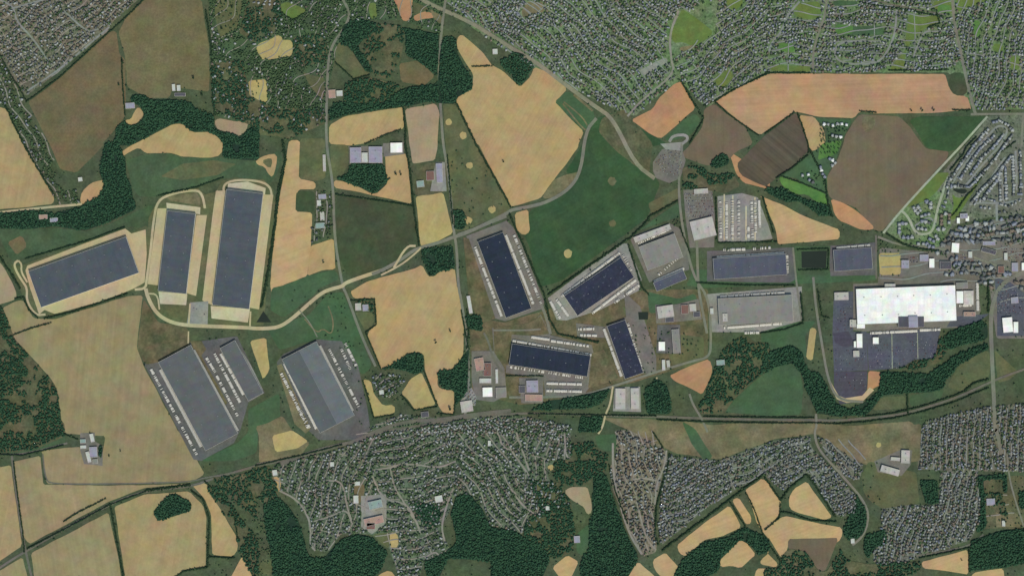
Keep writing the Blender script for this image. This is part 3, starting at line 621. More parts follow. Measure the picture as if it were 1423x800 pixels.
# ------------------------------------------------------------------ yards
for s, m, l in (
    ("E 110,670 150,655 690,462 722,490 800,448 832,470 830,520 812,791 I 800,0 700,22 540,75 300,150 205,165 125,45 E 60,660", M_olv, 'grassy rim round the slanted western warehouse'),
    ("E 140,695 150,668 450,552 688,465 722,492 800,470 806,600 795,760 740,791 I 690,22 540,78 300,142 245,120 215,145 E 165,791", M_apr, 'pale concrete apron round the slanted western warehouse'),
    ("z 40,620 60,230 110,130 180,95 310,78 345,110 400,95 430,40 500,25 640,35 690,80 700,140 640,770 230,775 130,740", M_olv, 'grassy rim round the two tall warehouses'),
    ("z 105,180 155,180 118,570 55,562", M_apr, 'pale concrete strip on the west side of the shorter tall warehouse'),
    ("z 150,152 322,175 320,210 152,192", M_aprw, 'white concrete strip at the north end of the shorter tall warehouse'),
    ("z 302,214 355,214 300,622 252,608", M_apr, 'pale concrete strip on the east side of the shorter tall warehouse'),
    ("z 110,600 256,612 250,668 118,662", M_aprw, 'gridded concrete strip at the south end of the shorter tall warehouse'),
    ("z 400,92 458,90 384,670 332,645", M_apr, 'pale concrete strip on the west side of the tallest warehouse'),
    ("z 638,110 690,112 618,690 565,680", M_apr, 'pale concrete strip on the east side of the tallest warehouse'),
    ("z 374,672 572,688 562,756 378,735", M_aprw, 'gridded concrete strip at the south end of the tallest warehouse'),
    ("z 462,55 560,45 652,78 648,110 458,88", M_aprw, 'rounded concrete strip at the north end of the tallest warehouse'),
    ("z 270,655 362,648 358,768 252,768", M_yrdl, 'pale turning yard between the two tall warehouses'),
    ("z 150,120 300,98 320,130 318,165 170,142", M_dry, 'dug bank inside the ring road north of the shorter warehouse'),
    ("w 40,205 120,180 330,70 400,60 620,30 790,380 690,440 640,610 600,690 460,765 400,800 350,790 60,230", M_yrdd, 'grey yard round the two slanting south-western warehouses'),
    ("w 330,60 400,60 430,110 400,150 560,440 540,470 350,110", M_verge, 'dry bank between the two slanting warehouses'),
    ("w 40,100 330,40 330,90 140,190 60,205", M_verge, 'scrub at the north end of the big slanting warehouse'),
    ("y 20,280 60,230 270,140 420,150 520,290 580,560 600,700 500,760 280,760 150,640 60,420", M_yrdd, 'grey yard round the warehouse with the two-tone roof'),
    ("y 20,300 50,290 230,690 200,720 130,660", M_dry, 'dry verge west of the warehouse with the two-tone roof'),
    ("b 40,170 330,60 380,110 440,230 600,640 590,690 320,780 250,760", M_yrd, 'grey yard round the darkest warehouse'),
    ("b 20,180 60,190 250,760 150,800 60,640", M_verge, 'dry verge west of the darkest warehouse'),
    ("b 625,615 1150,220 1200,225 1300,480 1280,560 1000,700 760,775 690,770", M_yrdl, 'pale yard round the tilted dark warehouse'),
    ("v 320,150 600,150 720,40 800,210 1140,290 1160,380 1120,640 1060,720 760,720 740,570 430,520 440,440 340,420", M_yrd, 'yard round the wide dark warehouse beside the works'),
    ("v 330,150 620,110 720,50 790,200 640,215 480,205 460,460 340,420", M_verge, 'dry ground north-west of the wide dark warehouse'),
    ("v 1140,360 1240,330 1360,560 1270,600 1160,640 1110,640", M_verge, 'dry ground between the wide and the narrow dark warehouse'),
    ("v 1010,110 1240,140 1250,230 1020,230", M_yrd, 'small trailer yard west of the narrow dark warehouse'),
    ("f -20,30 130,170 280,640 280,790 -20,790 X 868,528 838,455 870,440", M_yrd, 'yard round the narrow dark warehouse'),
    ("v 150,340 330,340 420,480 440,700 330,760 180,740 150,560", M_yrd, 'paved works yard beside the railway town'),
    ("v 540,560 740,560 740,770 560,770", M_yrd, 'small yard south of the wide dark warehouse'),
    ("v 60,720 150,640 190,720 180,790 60,790", M_yrdl, 'pale parking square beside the railway town'),
    ("G 650,510 870,435 940,470 975,640 980,690 760,760", M_yrd, 'yard round the grey-roofed slanted warehouse'),
    ("t 540,230 810,220 835,480 830,770 600,775 560,500", M_yrd, 'grey storage yard full of small dark things'),
    ("t 860,290 1090,260 1240,300 1340,560 1380,690 1200,715 870,715", M_yrdl, 'striped trailer yard with long pale lines'),
    ("u 640,50 1330,20 1350,270 1290,300 640,290", M_yrdd, 'yard round the long blue-roofed warehouse'),
    ("u 640,390 1390,330 1390,600 1060,690 680,690", M_yrdl, 'pale yard round the grey-roofed wide warehouse'),
    ("H 345,560 610,540 612,720 360,725", M_yrdd, 'yard round the eastern blue-roofed warehouse'),
    ("H 160,560 360,560 350,720 170,720", M_olv2, 'grass rim round the dark square pond'),
    ("G 780,100 830,30 930,5 960,90 930,190 870,215 800,190 780,150", M_yrd, 'grey gravel yard below the curved service road'),
    ("G 820,0 940,-10 945,40 850,30 C 870,780 940,745 980,770".split(' C ')[0], M_yrdl, 'pale yard at the foot of the curved service road'),
    ("a 290,390 545,390 545,520 295,520", M_yrd, 'grey yard north of the pond wood'),
    ("a 545,370 700,360 700,450 550,470", M_yrd, 'yard round the small square white roof'),
    ("e 360,130 590,120 600,260 720,340 715,650 640,640 420,620 360,400", M_yrd, 'farmyard of the pale farm at the south-west'),
    ("f 270,155 470,150 670,100 700,290 500,310 280,330", M_yrd, 'yards round the small works'),
    ("f 290,340 500,340 510,610 420,610 280,600", M_yrdd, 'yard round the bright white-roofed works'),
    ("K 570,545 710,540 715,680 560,675", M_yrdl, 'pale yard round the courtyard building by the railway'),
    ("s 140,120 270,120 270,390 360,390 370,650 140,660 130,400", M_lot, 'grey yard west of the white factory'),
    ("s 130,400 240,390 280,470 230,500 150,470", M_lotd, 'dark car park west of the white factory'),
    ("s 140,660 365,655 365,760 330,860 180,880 140,770", M_lotd, 'dark purple car park at the south tip of the factory'),
    ("s 360,400 860,370 840,470 820,570 680,580 590,640 375,650", M_lot, 'blue-grey car park south of the white factory'),
    ("s 270,70 1100,40 1130,250 1080,360 360,390 270,380", M_yrd, 'paved ground round the white factory'),
    ("s 940,290 1190,270 1080,350 900,360", M_lot, 'paved corner south-east of the white factory'),
    ("s 1220,20 1330,60 1421,130 1421,420 1240,420 1240,200", M_lot, 'parking ground round the white eastern store'),
    ("L 345,480 360,540 395,610 450,630 540,618 600,560 575,545 535,590 440,605 405,590 375,540", M_apr, 'sandy bank round the tip of the factory car park'),
    ("c 180,95 500,130 480,310 270,320 190,310", M_yrd, 'business yards north of the white factory'),
    ("c 650,40 1160,60 1160,260 800,190 650,190", M_yrd, 'business yards east of the pinkish white building'),
    ("c 0,310 800,300 790,360 0,400", M_rdd, 'road strip along the north side of the white factory'),
    ("P 600,160 760,90 810,100 800,180 750,240 620,220", M_yrd, 'paved ground round the southern school'),
    ("N 580,350 720,340 720,500 640,560 580,520", M_yrdl, 'paved ground round the teal-roofed hall'),
    ("F 990,100 1040,100 1050,260 960,260", M_yrdl, 'yard of the lavender-roofed sheds'),
    ("P 1270,440 1350,430 1423,470 1423,520 1270,520", M_dry, 'bare ground of the south-eastern depot'),
): field(s, m, l, 'yard', soft=False, cat='yard')
field("H 200,590 340,586 335,682 202,680", M_pond, 'dark square pond between two blue-roofed warehouses', 'pond_water', soft=False, cat='pond')
field("z 605,755 640,698 680,755", M_pond, 'small three-cornered dark pond by the access road', 'pond_water', soft=False, cat='pond')
field("f 112,222 205,222 203,292 118,292", M_pond, 'small square dark pond west of the small works', 'pond_water', soft=False, cat='pond')
field("H 610,40 650,25 700,60 700,110 650,100 600,60".replace('H 610,40 650,25 700,60 700,110 650,100 600,60', 'r 720,155 800,150 880,170 840,210 760,190'), M_pond, 'dark pond at the foot of the looping estate', 'pond_water', cat='pond')

# ------------------------------------------------------------------ roads and railway
for s, w, m, l, nm in (
    ("B 840,-40 1000,45 1100,85 1200,135 1290,190 1423,275 C 150,350 330,490 470,590 560,650 G 680,110 790,190", 5.5, M_hwy, 'broad pale highway running south-east from the top edge', 'highway'),
    ("B 840,-52 1000,33 1100,73 1200,123 1290,178 1423,263", .8, M_rdd, 'dark median line of the broad highway', 'highway_median'),
    ("B 470,-20 520,70 500,140 410,260 395,400 385,791 F 425,200 430,400 440,560 480,790 J 500,30 580,260 660,430", 3.6, M_rd, 'north-south lane on the west side', 'lane'),
    ("B 1048,-20 1035,60 1020,180 1005,420 1018,600 1030,791 F 1050,100 1075,300 1090,490 1105,560 1115,791 J 1130,60 1165,300 1175,560 1150,700", 3.6, M_rd, 'north-south lane through the middle', 'lane'),
    ("z -10,590 45,585 50,540 70,400 85,240 105,140 180,105 300,85 332,110 345,180", 3.4, M_rdp, 'pale ring road round the shorter tall warehouse', 'access_road'),
    ("z 45,585 60,640 100,710 160,750 240,770 400,776 560,782 J 0,222 60,222 130,215 200,170 300,80 370,22 430,2 480,-10 F 490,765 560,738 690,695", 5, M_rdp, 'pale curving access road along the western warehouses', 'access_road'),
    ("F 640,715 700,692 800,635 880,575 1000,545 1085,512 1160,490 1390,378 G 0,362 100,345 200,320 320,250 385,150 C 410,720 470,650", 4.6, M_rd, 'main road curving north-east through the centre', 'main_road'),
    ("F 690,720 800,665 880,600 910,570", 2.5, M_rdp, 'pale slip lane beside the main road', 'slip_lane'),
    ("F 760,680 830,560 880,560", 3, M_rdp, 'bare sandy track beside the main road bend', 'slip_lane'),
    ("z 335,640 400,92 410,92", 1.5, M_rdp, 'narrow pale track between the tall warehouses', 'track'),
    ("z 440,110 438,62 480,40 560,36 640,48 675,75 682,112", 3, M_rdp, 'pale loop road round the tip of the tallest warehouse', 'access_road'),
    ("z 270,660 262,770", 2.4, M_rdp, 'short pale drive west of the turning yard', 'drive'),
    ("z 575,700 572,780", 2.4, M_rdp, 'short pale drive east of the gridded strip', 'drive'),
    ("z 55,610 105,612 115,690", 2.2, M_rdp, 'pale drive south of the shorter tall warehouse', 'drive'),
    ("E 100,640 78,655 85,690 120,750 150,791 I 145,70 195,150 250,145", 3, M_rdp, 'pale loop road at the west end of the slanted warehouse', 'access_road'),
    ("E 100,640 120,660 115,700 150,760", 2.5, M_rdp, 'inner pale loop at the west end of the slanted warehouse', 'access_road'),
    ("E -20,378 30,372 150,360 290,345 410,335 450,330", 3.2, M_rdp, 'pale farm lane along the wooded valley', 'lane'),
    ("w 320,0 318,75", 2, M_rdp, 'pale drive down to the big slanting warehouse', 'drive'),
    ("w 612,85 690,190 775,365", 3, M_yrdl, 'pale service road east of the narrow grey warehouse', 'service_road'),
    ("M 65,130 85,300 115,520 140,650 175,800", 3.2, M_rdd, 'dark farm lane down the south-western fields', 'lane'),
    ("M -20,120 100,125 240,95 370,60", 2.5, M_rdd, 'hedged lane to the pale farm', 'lane'),
    ("M 235,120 250,260 285,284 560,284 800,280 1050,272 1125,250 1200,238 1423,190 N 0,190 140,160 250,140 420,90 560,40 700,-20 J 800,720 1000,690".split(' J ')[0], 1.8, M_rdd, 'thin track along the north edge of the railway fields', 'track'),
    ("M -20,755 160,640 600,395 800,318 1050,300 1180,250 1423,182 N 0,176 120,158 250,132 480,72 640,18 X 535,598 590,590 640,580 715,574 K 120,688 500,700 800,705 1060,716 L 0,722 270,724 400,728 540,716 700,700 800,680 1040,608 1230,520 1300,490 1440,440", 3.2, M_rail, 'railway line crossing the whole scene from west to east', 'railway'),
    ("N 140,175 330,100 500,62 d 60,650 250,560 400,510 560,480 720,480 X 660,575 710,570", 5, M_rdd, 'road through the town beside the railway', 'main_road'),
    ("K -10,600 150,600 400,590 560,540 800,460 900,430 1000,400 1090,380 1100,300 1090,60 G 1010,740 970,600 930,380 920,200 940,0", 3.4, M_rd, 'road winding past the works up to the gravel yard', 'road'),
    ("K 560,540 545,640 520,690 505,760 480,800", 2.6, M_rdp, 'pale lane crossing the railway', 'lane'),
    ("K 800,490 820,580 840,600", 2.2, M_rdp, 'short pale lane through the dark wood', 'lane'),
    ("s 530,400 533,640", 1, M_rde, 'western pale drive down the blue-grey car park', 'drive'),
    ("s 703,400 706,570", 1, M_rde, 'eastern pale drive down the blue-grey car park', 'drive'),
    ("J 270,170 340,250 370,220 420,260 430,180 400,100", 1.6, M_dry, 'worn path winding over the rough green slope', 'path'),
    ("J 240,120 300,190 340,270", 1.4, M_rd, 'thin straight path over the rough green slope', 'path'),
    ("K 980,580 1000,640 1050,720 1080,791", 3, M_rd, 'pale track beside the sandy field', 'lane'),
    ("b -20,160 150,100 330,30", 3.4, M_rd, 'pale stretch of road north of the darkest warehouse', 'road'),
    ("b 560,600 590,690 v 765,60 800,200", 4, M_rd, 'service road between the dark warehouses', 'service_road'),
    ("v 250,190 290,260 330,420 410,520", 3, M_rdd, 'works road west of the wide dark warehouse', 'service_road'),
    ("v 330,170 620,170 720,160", 2.4, M_rd, 'pale road north of the wide dark warehouse', 'service_road'),
    ("D 1030,-20 1040,130 1070,260 1090,360 1130,530 1150,610 1160,632", 4.2, M_rd, 'wide road south through the north-eastern estates', 'main_road'),
    ("D 1130,628 1423,626", 3.2, M_rd, 'road east along the dark green field', 'road'),
    ("D 1222,640 1080,800 H 1080,8 750,362 650,490", 3, M_rde, 'pale straight track along the looping estate', 'track'),
    ("r 225,370 262,395 310,460 345,550 385,590 430,600 510,590 550,520 580,350 620,230 650,130 690,30 q 690,680", 3.4, M_rde, 'pale winding entrance road of the looping estate', 'estate_road'),
    ("q 700,790 740,700 930,430 1120,215 1180,170 1245,190 1262,240 1190,370 1010,560 880,730 820,780 740,770", 3, M_str, 'grey loop street of the looping estate', 'estate_road'),
    ("q 1420,60 1405,220 1400,380", 3.4, M_rd, 'road on the east side of the looping estate', 'road'),
    ("q 1340,420 1350,620 1352,800", 3, M_str, 'straight lavender-grey street in the eastern rows', 'estate_road'),
    ("q 1205,640 1215,800 r 1220,270 1240,290", 2, M_str, 'narrow street in the eastern rows', 'estate_road'),
    ("r 1155,280 1160,470", 3.4, M_str, 'grey street south of the eastern rows', 'estate_road'),
    ("r 890,310 1000,290 1150,300 1290,290 1400,250", 2.6, M_str, 'street along the south side of the eastern rows', 'estate_road'),
    ("q 1240,480 1160,590 r 1080,90 960,240 900,300", 2.4, M_str, 'slanting street in the eastern rows', 'estate_road'),
    ("r 210,480 205,620 250,640 340,620", 2.6, M_str, 'drive round the western apartment blocks', 'estate_road'),
    ("r 360,520 430,465 500,430 540,470", 2.6, M_str, 'drive round the middle apartment blocks', 'estate_road'),
    ("L 265,-60 275,60 290,170 310,290 345,500 400,615 540,625", 3.4, M_rd, 'road down the west side of the factory', 'road'),
    ("H 610,500 612,740 L 1180,0".split(' L ')[0], 2.4, M_rdd, 'drive east of the eastern blue-roofed warehouse', 'drive'),
    ("u 560,-30 570,320 590,450 640,700", 3.6, M_rd, 'road between the slanted and long blue-roofed warehouses', 'road'),
    ("u 1320,20 1350,330 1390,600", 2.6, M_rd, 'service road east of the long blue-roofed warehouse', 'service_road'),
    ("H 620,510 750,560 1000,570 1423,720 L 1423,20".split(' L ')[0], 3, M_rd, 'road across the eastern business area', 'road'),
    ("H 1423,700 L 1290,-20 1245,100 1240,200 1245,340 1255,560 1265,791 P 1270,-20 1300,120", 5.5, M_rd, 'wide eastern road crossing the railway', 'main_road'),
    ("L 280,690 285,760 P 270,0 290,90 380,190 470,290 530,360 570,440 560,520 530,580 480,620", 3.2, M_rd, 'winding road down through the southern estates', 'road'),
    ("P 1423,520 1370,360 1340,240 1330,120", 2.4, M_rd, 'lane at the south-eastern edge', 'lane'),
    ("P 760,690 1130,628 1200,560", 2.4, M_rdd, 'dark lane along the south-eastern wheat field', 'lane'),
    ("A -20,-10 60,30 80,60 90,120 180,210 260,330", 2.6, M_str, 'street in the west of the north-western estate', 'estate_road'),
    ("A 0,290 60,400 110,480 140,560", 2.2, M_rdd, 'dark lane down the edge of the north-western estate', 'lane'),
    ("A 150,500 330,380 470,260 600,150", 2.4, M_str, 'street along the east edge of the north-western estate', 'estate_road'),
    ("A 350,60 480,180 540,160", 2.4, M_str, 'cross street of the north-western estate', 'estate_road'),
    ("A 60,50 200,10 350,-30", 2.4, M_str, 'northern street of the north-western estate', 'estate_road'),
    ("C 640,640 700,570 760,520 900,400 880,330 870,190 920,60", 3, M_strb, 'brownish road between terraced houses and the orange field', 'road'),
    ("D 340,-20 330,90 290,190 265,290 262,380", 3, M_rd, 'street winding south in the north-eastern estates', 'estate_road'),
    ("D 725,50 715,180 690,250 650,320 600,350 480,355 410,340 380,300 400,240 480,225 640,230", 2.8, M_str, 'looping street in the north-eastern estates', 'estate_road'),
    ("D 20,290 40,230 90,180 120,90 190,10", 2.8, M_str, 'bending street in the north-eastern estates', 'estate_road'),
    ("D 815,320 830,270 870,180 910,170", 2.6, M_str, 'short street beside the slanted green', 'estate_road'),
    ("D 520,-20 700,30 980,80", 2, M_rdd, 'hedged lane along the top of the north-eastern estates', 'lane'),
    ("C 870,780 890,745 960,740 975,765 940,791", 4, M_yrdl, 'pale curved service road by the bare orange field', 'service_road'),
    ("C 285,570 380,690 410,715", 2.2, M_dry, 'sandy path on the west edge of the fenced plot', 'path'),
    ("C 345,520 450,610", 3.5, M_dry, 'sandy path on the east edge of the fenced plot', 'path'),
    ("C 290,560 390,640 420,690", 2, M_dry, 'sandy path through the fenced plot', 'path'),
    ("N 130,320 230,370 290,460 305,540 300,620 330,650", 2.6, M_strb, 'curving street on the west of the southern town', 'estate_road'),
    ("N 640,240 700,370 830,390 880,480 910,560", 2.8, M_strb, 'street slanting through the southern town', 'estate_road'),
    ("N 740,190 760,300 820,390 870,480", 2.4, M_strb, 'second street slanting through the southern town', 'estate_road'),
    ("N 640,210 740,195 860,170 1000,200 1100,160", 2.4, M_strb, 'cross street of the southern town', 'estate_road'),
    ("N 1090,300 1050,400 1020,520 1040,600", 2.6, M_strb, 'street along the western edge of the dark wood', 'estate_road'),
    ("N 1330,0 1360,90 1423,100 O 0,100 60,180 100,240", 2.6, M_strb, 'street in the east of the southern town', 'estate_road'),
    ("N 320,490 420,460 500,420 530,500", 2.2, M_strb, 'short street in the south-west of the town', 'estate_road'),
    ("N 390,265 480,270 500,400 530,490", 2.2, M_strb, 'north-south street in the west of the town', 'estate_road'),
    ("N 930,690 990,650 1020,700 1000,720", 2.2, M_strb, 'pale hook of street at the south of the town', 'estate_road'),
    ("O 0,310 60,400 130,450", 2.6, M_strb, 'pale street at the edge of the southern wood', 'estate_road'),
    ("O 30,0 70,120 100,210", 2.8, M_strb, 'street beside the southern wood', 'estate_road'),
    ("O 295,0 300,130 330,150", 2.2, M_strb, 'short street at the east end of the town', 'estate_road'),
    ("O 855,100 840,200 800,280 790,400", 2.6, M_strb, 'street on the east edge of the tapering estate', 'estate_road'),
    ("O 560,60 560,220 590,370 650,560 720,670", 3, M_strb, 'street on the west edge of the tapering estate', 'estate_road'),
    ("O 670,260 720,250 800,265", 2.6, M_strb, 'cross street of the tapering estate', 'estate_road'),
    ("O 460,500 530,550 600,640", 2, M_strb, 'lane through the southern wood', 'lane'),
    ("O 690,380 740,580 790,640", 2.4, M_strb, 'middle street of the tapering estate', 'estate_road'),
): road(s, w, m, l, nm)
# white stripes of the trailer yard: painted parking strips
for i, (x, x2, y0, y1) in enumerate(((880, 890, 330, 690), (925, 925, 270, 700), (965, 968, 320, 700), (1005, 1005, 280, 700), (1050, 1050, 270, 700), (1130, 1130, 380, 700), (1180, 1185, 310, 700), (1213, 1216, 300, 700))):
    road(f"t {x},{y0} {x2},{y1}", 2.0, M_aprw if i % 2 else M_yrdl, f'{("first","second","third","fourth","fifth","sixth","seventh","eighth")[i]} pale parking strip from the west in the striped trailer yard', 'parking_strip', smooth=0, mask=None, cat='parking strip')
ZTOP = 0.04*max(l for b, l in LEVELS)
print('levels', max(l for b, l in LEVELS))

# ------------------------------------------------------------------ warehouses and other large roofs
R_blue = roof_mat('roof_blue_grey', (80, 86, 91), (74, 82, 88), 15, 40, .88, .08)
R_grey = roof_mat('roof_grey', (95, 98, 98), (90, 94, 94), 15, 40, .92, .06)
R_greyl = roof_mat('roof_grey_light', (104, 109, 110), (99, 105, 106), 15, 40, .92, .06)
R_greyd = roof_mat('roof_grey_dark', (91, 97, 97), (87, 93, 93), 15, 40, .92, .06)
R_navy = roof_mat('roof_navy', (43, 51, 65), (39, 48, 60), 12, 30, .85, .12)
R_navys = roof_mat('roof_navy_speckled', (50, 55, 70), (45, 50, 65), 12, 12, .85, .14, .5)
R_indigo = roof_mat('roof_indigo', (84, 88, 98), (78, 83, 95), 15, 30, .88, .08)
R_stone = roof_mat('roof_stone', (130, 129, 122), (125, 124, 117), 15, 30, .94, .05)
R_white = roof_mat('roof_white', (240, 240, 232), (228, 230, 224), 25, 25, .86, .07)
R_pale = roof_mat('roof_pale', (178, 174, 166), (166, 164, 156), 8, 20, .9, .08)
R_ltg = roof_mat('roof_light_grey', (196, 192, 182), (182, 178, 168), 8, 12, .85, .12)
R_dull = roof_mat('roof_dull_white', (188, 188, 182), (178, 178, 172), 8, 20, .9, .08)
R_pink = roof_mat('roof_pinkish', (168, 138, 124), (156, 130, 118), 8, 20, .9, .08)
R_rust = roof_mat('roof_rust', (122, 92, 84), (114, 88, 82), 8, 20, .9, .08)
R_dark = roof_mat('roof_dark', (86, 84, 90), (78, 78, 86), 8, 20, .9, .08)
R_teal = roof_mat('roof_teal', (138, 156, 150), (128, 146, 142), 8, 20, .9, .08)
R_lav = roof_mat('roof_lavender', (150, 148, 162), (140, 138, 152), 8, 20, .9, .08)
def rect_of(P):
    w = [Vector(wx(p)) for p in P]
    u = (w[1]-w[0]) + (w[2]-w[3]); v = (w[2]-w[1]) + (w[3]-w[0])
    if u.length < v.length: u, v = v, -u
    if u.x < 0: u, v = -u, -v
    c = (w[0]+w[1]+w[2]+w[3])/4
    a = math.atan2(u.y, u.x)
    # width measured across the long axis
    n = Vector((-math.sin(a), math.cos(a)))
    return c, a, u.length/4, abs(v.dot(n))/4
UNIT = None
def unit_mesh():
    global UNIT
    if UNIT is None:
        bm = bmesh.new(); box(bm, -2, 2, -1.4, 1.4, 0, 1.8); box(bm, -1.2, -.2, -.8, .8, 1.803, 2.3); box(bm, .3, 1.3, -.8, .8, 1.803, 2.3)
        me = bpy.data.meshes.new('rooftop_unit'); bm.to_mesh(me); bm.free(); me.materials.append(M_unit); UNIT = me
    return UNIT
def building(name, s, h, roof, label, cat='warehouse', units=0, two=None, sky=0, group=None):
    P = pts(s); c, a, hx, hy = rect_of(P)
    fill_mask(P, 3)
    root = tag(bpy.data.objects.new(name, None), label, cat, group); col.objects.link(root)
    root.location = (c.x, c.y, 0); root.rotation_euler.z = a; root.empty_display_size = 5
    bm = bmesh.new(); t = 0.6
    box(bm, -hx, hx, -hy, -hy+t, 0, h+.9); box(bm, -hx, hx, hy-t, hy, 0, h+.9)
    box(bm, -hx, -hx+t, -hy+t, hy-t, 0, h+.9); box(bm, hx-t, hx, -hy+t, hy-t, 0, h+.9)
    me = bpy.data.meshes.new('wall'); bm.to_mesh(me); bm.free(); me.materials.append(M_wallp); link('wall', me, root)
    def slab(x0, x1, y0, y1, m):
        bm = bmesh.new(); box(bm, x0, x1, y0, y1, h-.5, h)
        me = bpy.data.meshes.new('roof'); bm.to_mesh(me); bm.free(); me.materials.append(m); return link('roof', me, root)
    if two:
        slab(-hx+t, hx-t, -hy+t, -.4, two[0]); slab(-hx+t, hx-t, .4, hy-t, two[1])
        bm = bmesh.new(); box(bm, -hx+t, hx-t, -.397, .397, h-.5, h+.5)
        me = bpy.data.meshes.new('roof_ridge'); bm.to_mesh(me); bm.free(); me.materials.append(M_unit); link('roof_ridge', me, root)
    else: slab(-hx+t, hx-t, -hy+t, hy-t, roof)
    if units:
        units = max(2, units//3)
        nx = max(1, int(round(math.sqrt(units*hx/hy)))); ny = max(1, units//nx)
        for i in range(nx):
            for j in range(ny):
                x = -hx + 2*hx*(i+.5)/nx + random.uniform(-3, 3)*(hx > 40); y = -hy + 2*hy*(j+.5)/ny + random.uniform(-2, 2)*(hy > 20)
                o = link('rooftop_unit', unit_mesh(), root, (x, y, h)); 
    return root
for args in (
    ("X 40.5,377 178.5,328 191,380 58,427", 14, R_blue, 'blue-grey roofed warehouse lying aslant at the far west beside the stubble field', 40),
    ("z 156,190 300,210 252,608 110,600", 14, R_blue, 'blue-grey roofed tall warehouse, the shorter of the two standing upright in pale aprons', 30),
    ("z 456,86 640,105 571,686 383,670", 14, R_blue, 'longest blue-grey roofed warehouse, upright beside the long wheat strip', 40),
    ("w 137,185 335,90 635,635 420,730", 13, R_grey, 'big plain grey-roofed warehouse slanting beside the stubble field, trailers on both sides', 40),
    ("w 520,110 605,50 785,380 690,430", 12, R_grey, 'narrow grey-roofed warehouse slanting, beside the bigger grey one', 12),
):
    building('warehouse', args[0], args[1], args[2], args[3], 'warehouse', args[4])
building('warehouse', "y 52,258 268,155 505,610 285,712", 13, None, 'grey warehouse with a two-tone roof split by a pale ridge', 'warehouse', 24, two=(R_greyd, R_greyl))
for args in (
    ("b 122,205 305,150 512,690 322,755", 13, R_navy, 'darkest navy-roofed warehouse, below the main road and left of the green field', 30),
    ("b 745,605 1142,318 1250,470 835,735", 13, R_navys, 'navy-roofed warehouse with a speckled roof tilted along the green field', 24),
    ("v 478,275 1130,380 1100,548 462,455", 13, R_navy, 'wide navy-roofed warehouse lying level north of the railway wood', 24),
    ("X 842.8,452.5 869,444.5 894.5,519 868,524.5", 12, R_navys, 'narrow navy-roofed warehouse near the winding road, the smallest dark one', 12),
    ("u 215,300 450,200 480,270 240,370", 11, R_indigo, 'small indigo-roofed warehouse below the grey slanted roof', 8),
    ("G 700,568 892,492 950,622 752,692", 12, R_stone, 'stone-grey roofed warehouse slanting under the tall green wedge', 20),
    ("u 690,108 1262,72 1270,235 690,275", 12, R_indigo, 'long indigo-roofed warehouse lying level above the grey-roofed one', 24),
    ("H 372,585 580,565 592,688 382,697", 12, R_indigo, 'indigo-roofed warehouse east of the dark square pond', 12),
    ("u 720,425 1310,395 1320,605 740,635", 13, R_stone, 'wide stone-grey warehouse south of the long indigo roof', 30),
): building('warehouse', *args[:4], 'warehouse', args[4])
# white factory: main hall and its wings
fac = building('factory', "s 285,112 960,70 955,325 370,335".replace('370,335', '295,335'), 14, R_white, 'huge white-roofed factory in the east', 'factory', 40)
def wing(root, s, h, roof):
    c, a, hx, hy = rect_of(pts(s)); fill_mask(pts(s), 3)
    d = a - root.rotation_euler.z; p = Vector((c.x-root.location.x, c.y-root.location.y)); r = root.rotation_euler.z
    loc = (p.x*math.cos(r)+p.y*math.sin(r), -p.x*math.sin(r)+p.y*math.cos(r), 0)
    bm = bmesh.new(); box(bm, -hx, hx, -hy, hy, 0, h-.4, 1); box(bm, -hx+.3, hx-.3, -hy+.3, hy-.3, h-.4, h, 0)
    me = bpy.data.meshes.new('wing'); bm.to_mesh(me); bm.free(); me.materials.append(roof); me.materials.append(M_wallp)
    link('wing', me, root, loc, d)
wing(fac, "s 962,118 1008,118 1008,200 962,200", 11, R_white)
wing(fac, "s 292,338 348,338 345,368 292,368", 11, R_white)
wing(fac, "s 480,68 552,68 552,92 480,92", 9, R_pale)
wing(fac, "s 1011,115 1078,115 1078,210 1011,210", 9, R_ltg)
wing(fac, "s 962,60 1040,56 1040,100 962,104", 8, R_stone)
wing(fac, "s 570,290 742,290 742,360 570,360", 17, R_dark)
wing(fac, "s 635,285 700,285 700,362 640,362", 20, R_lav)
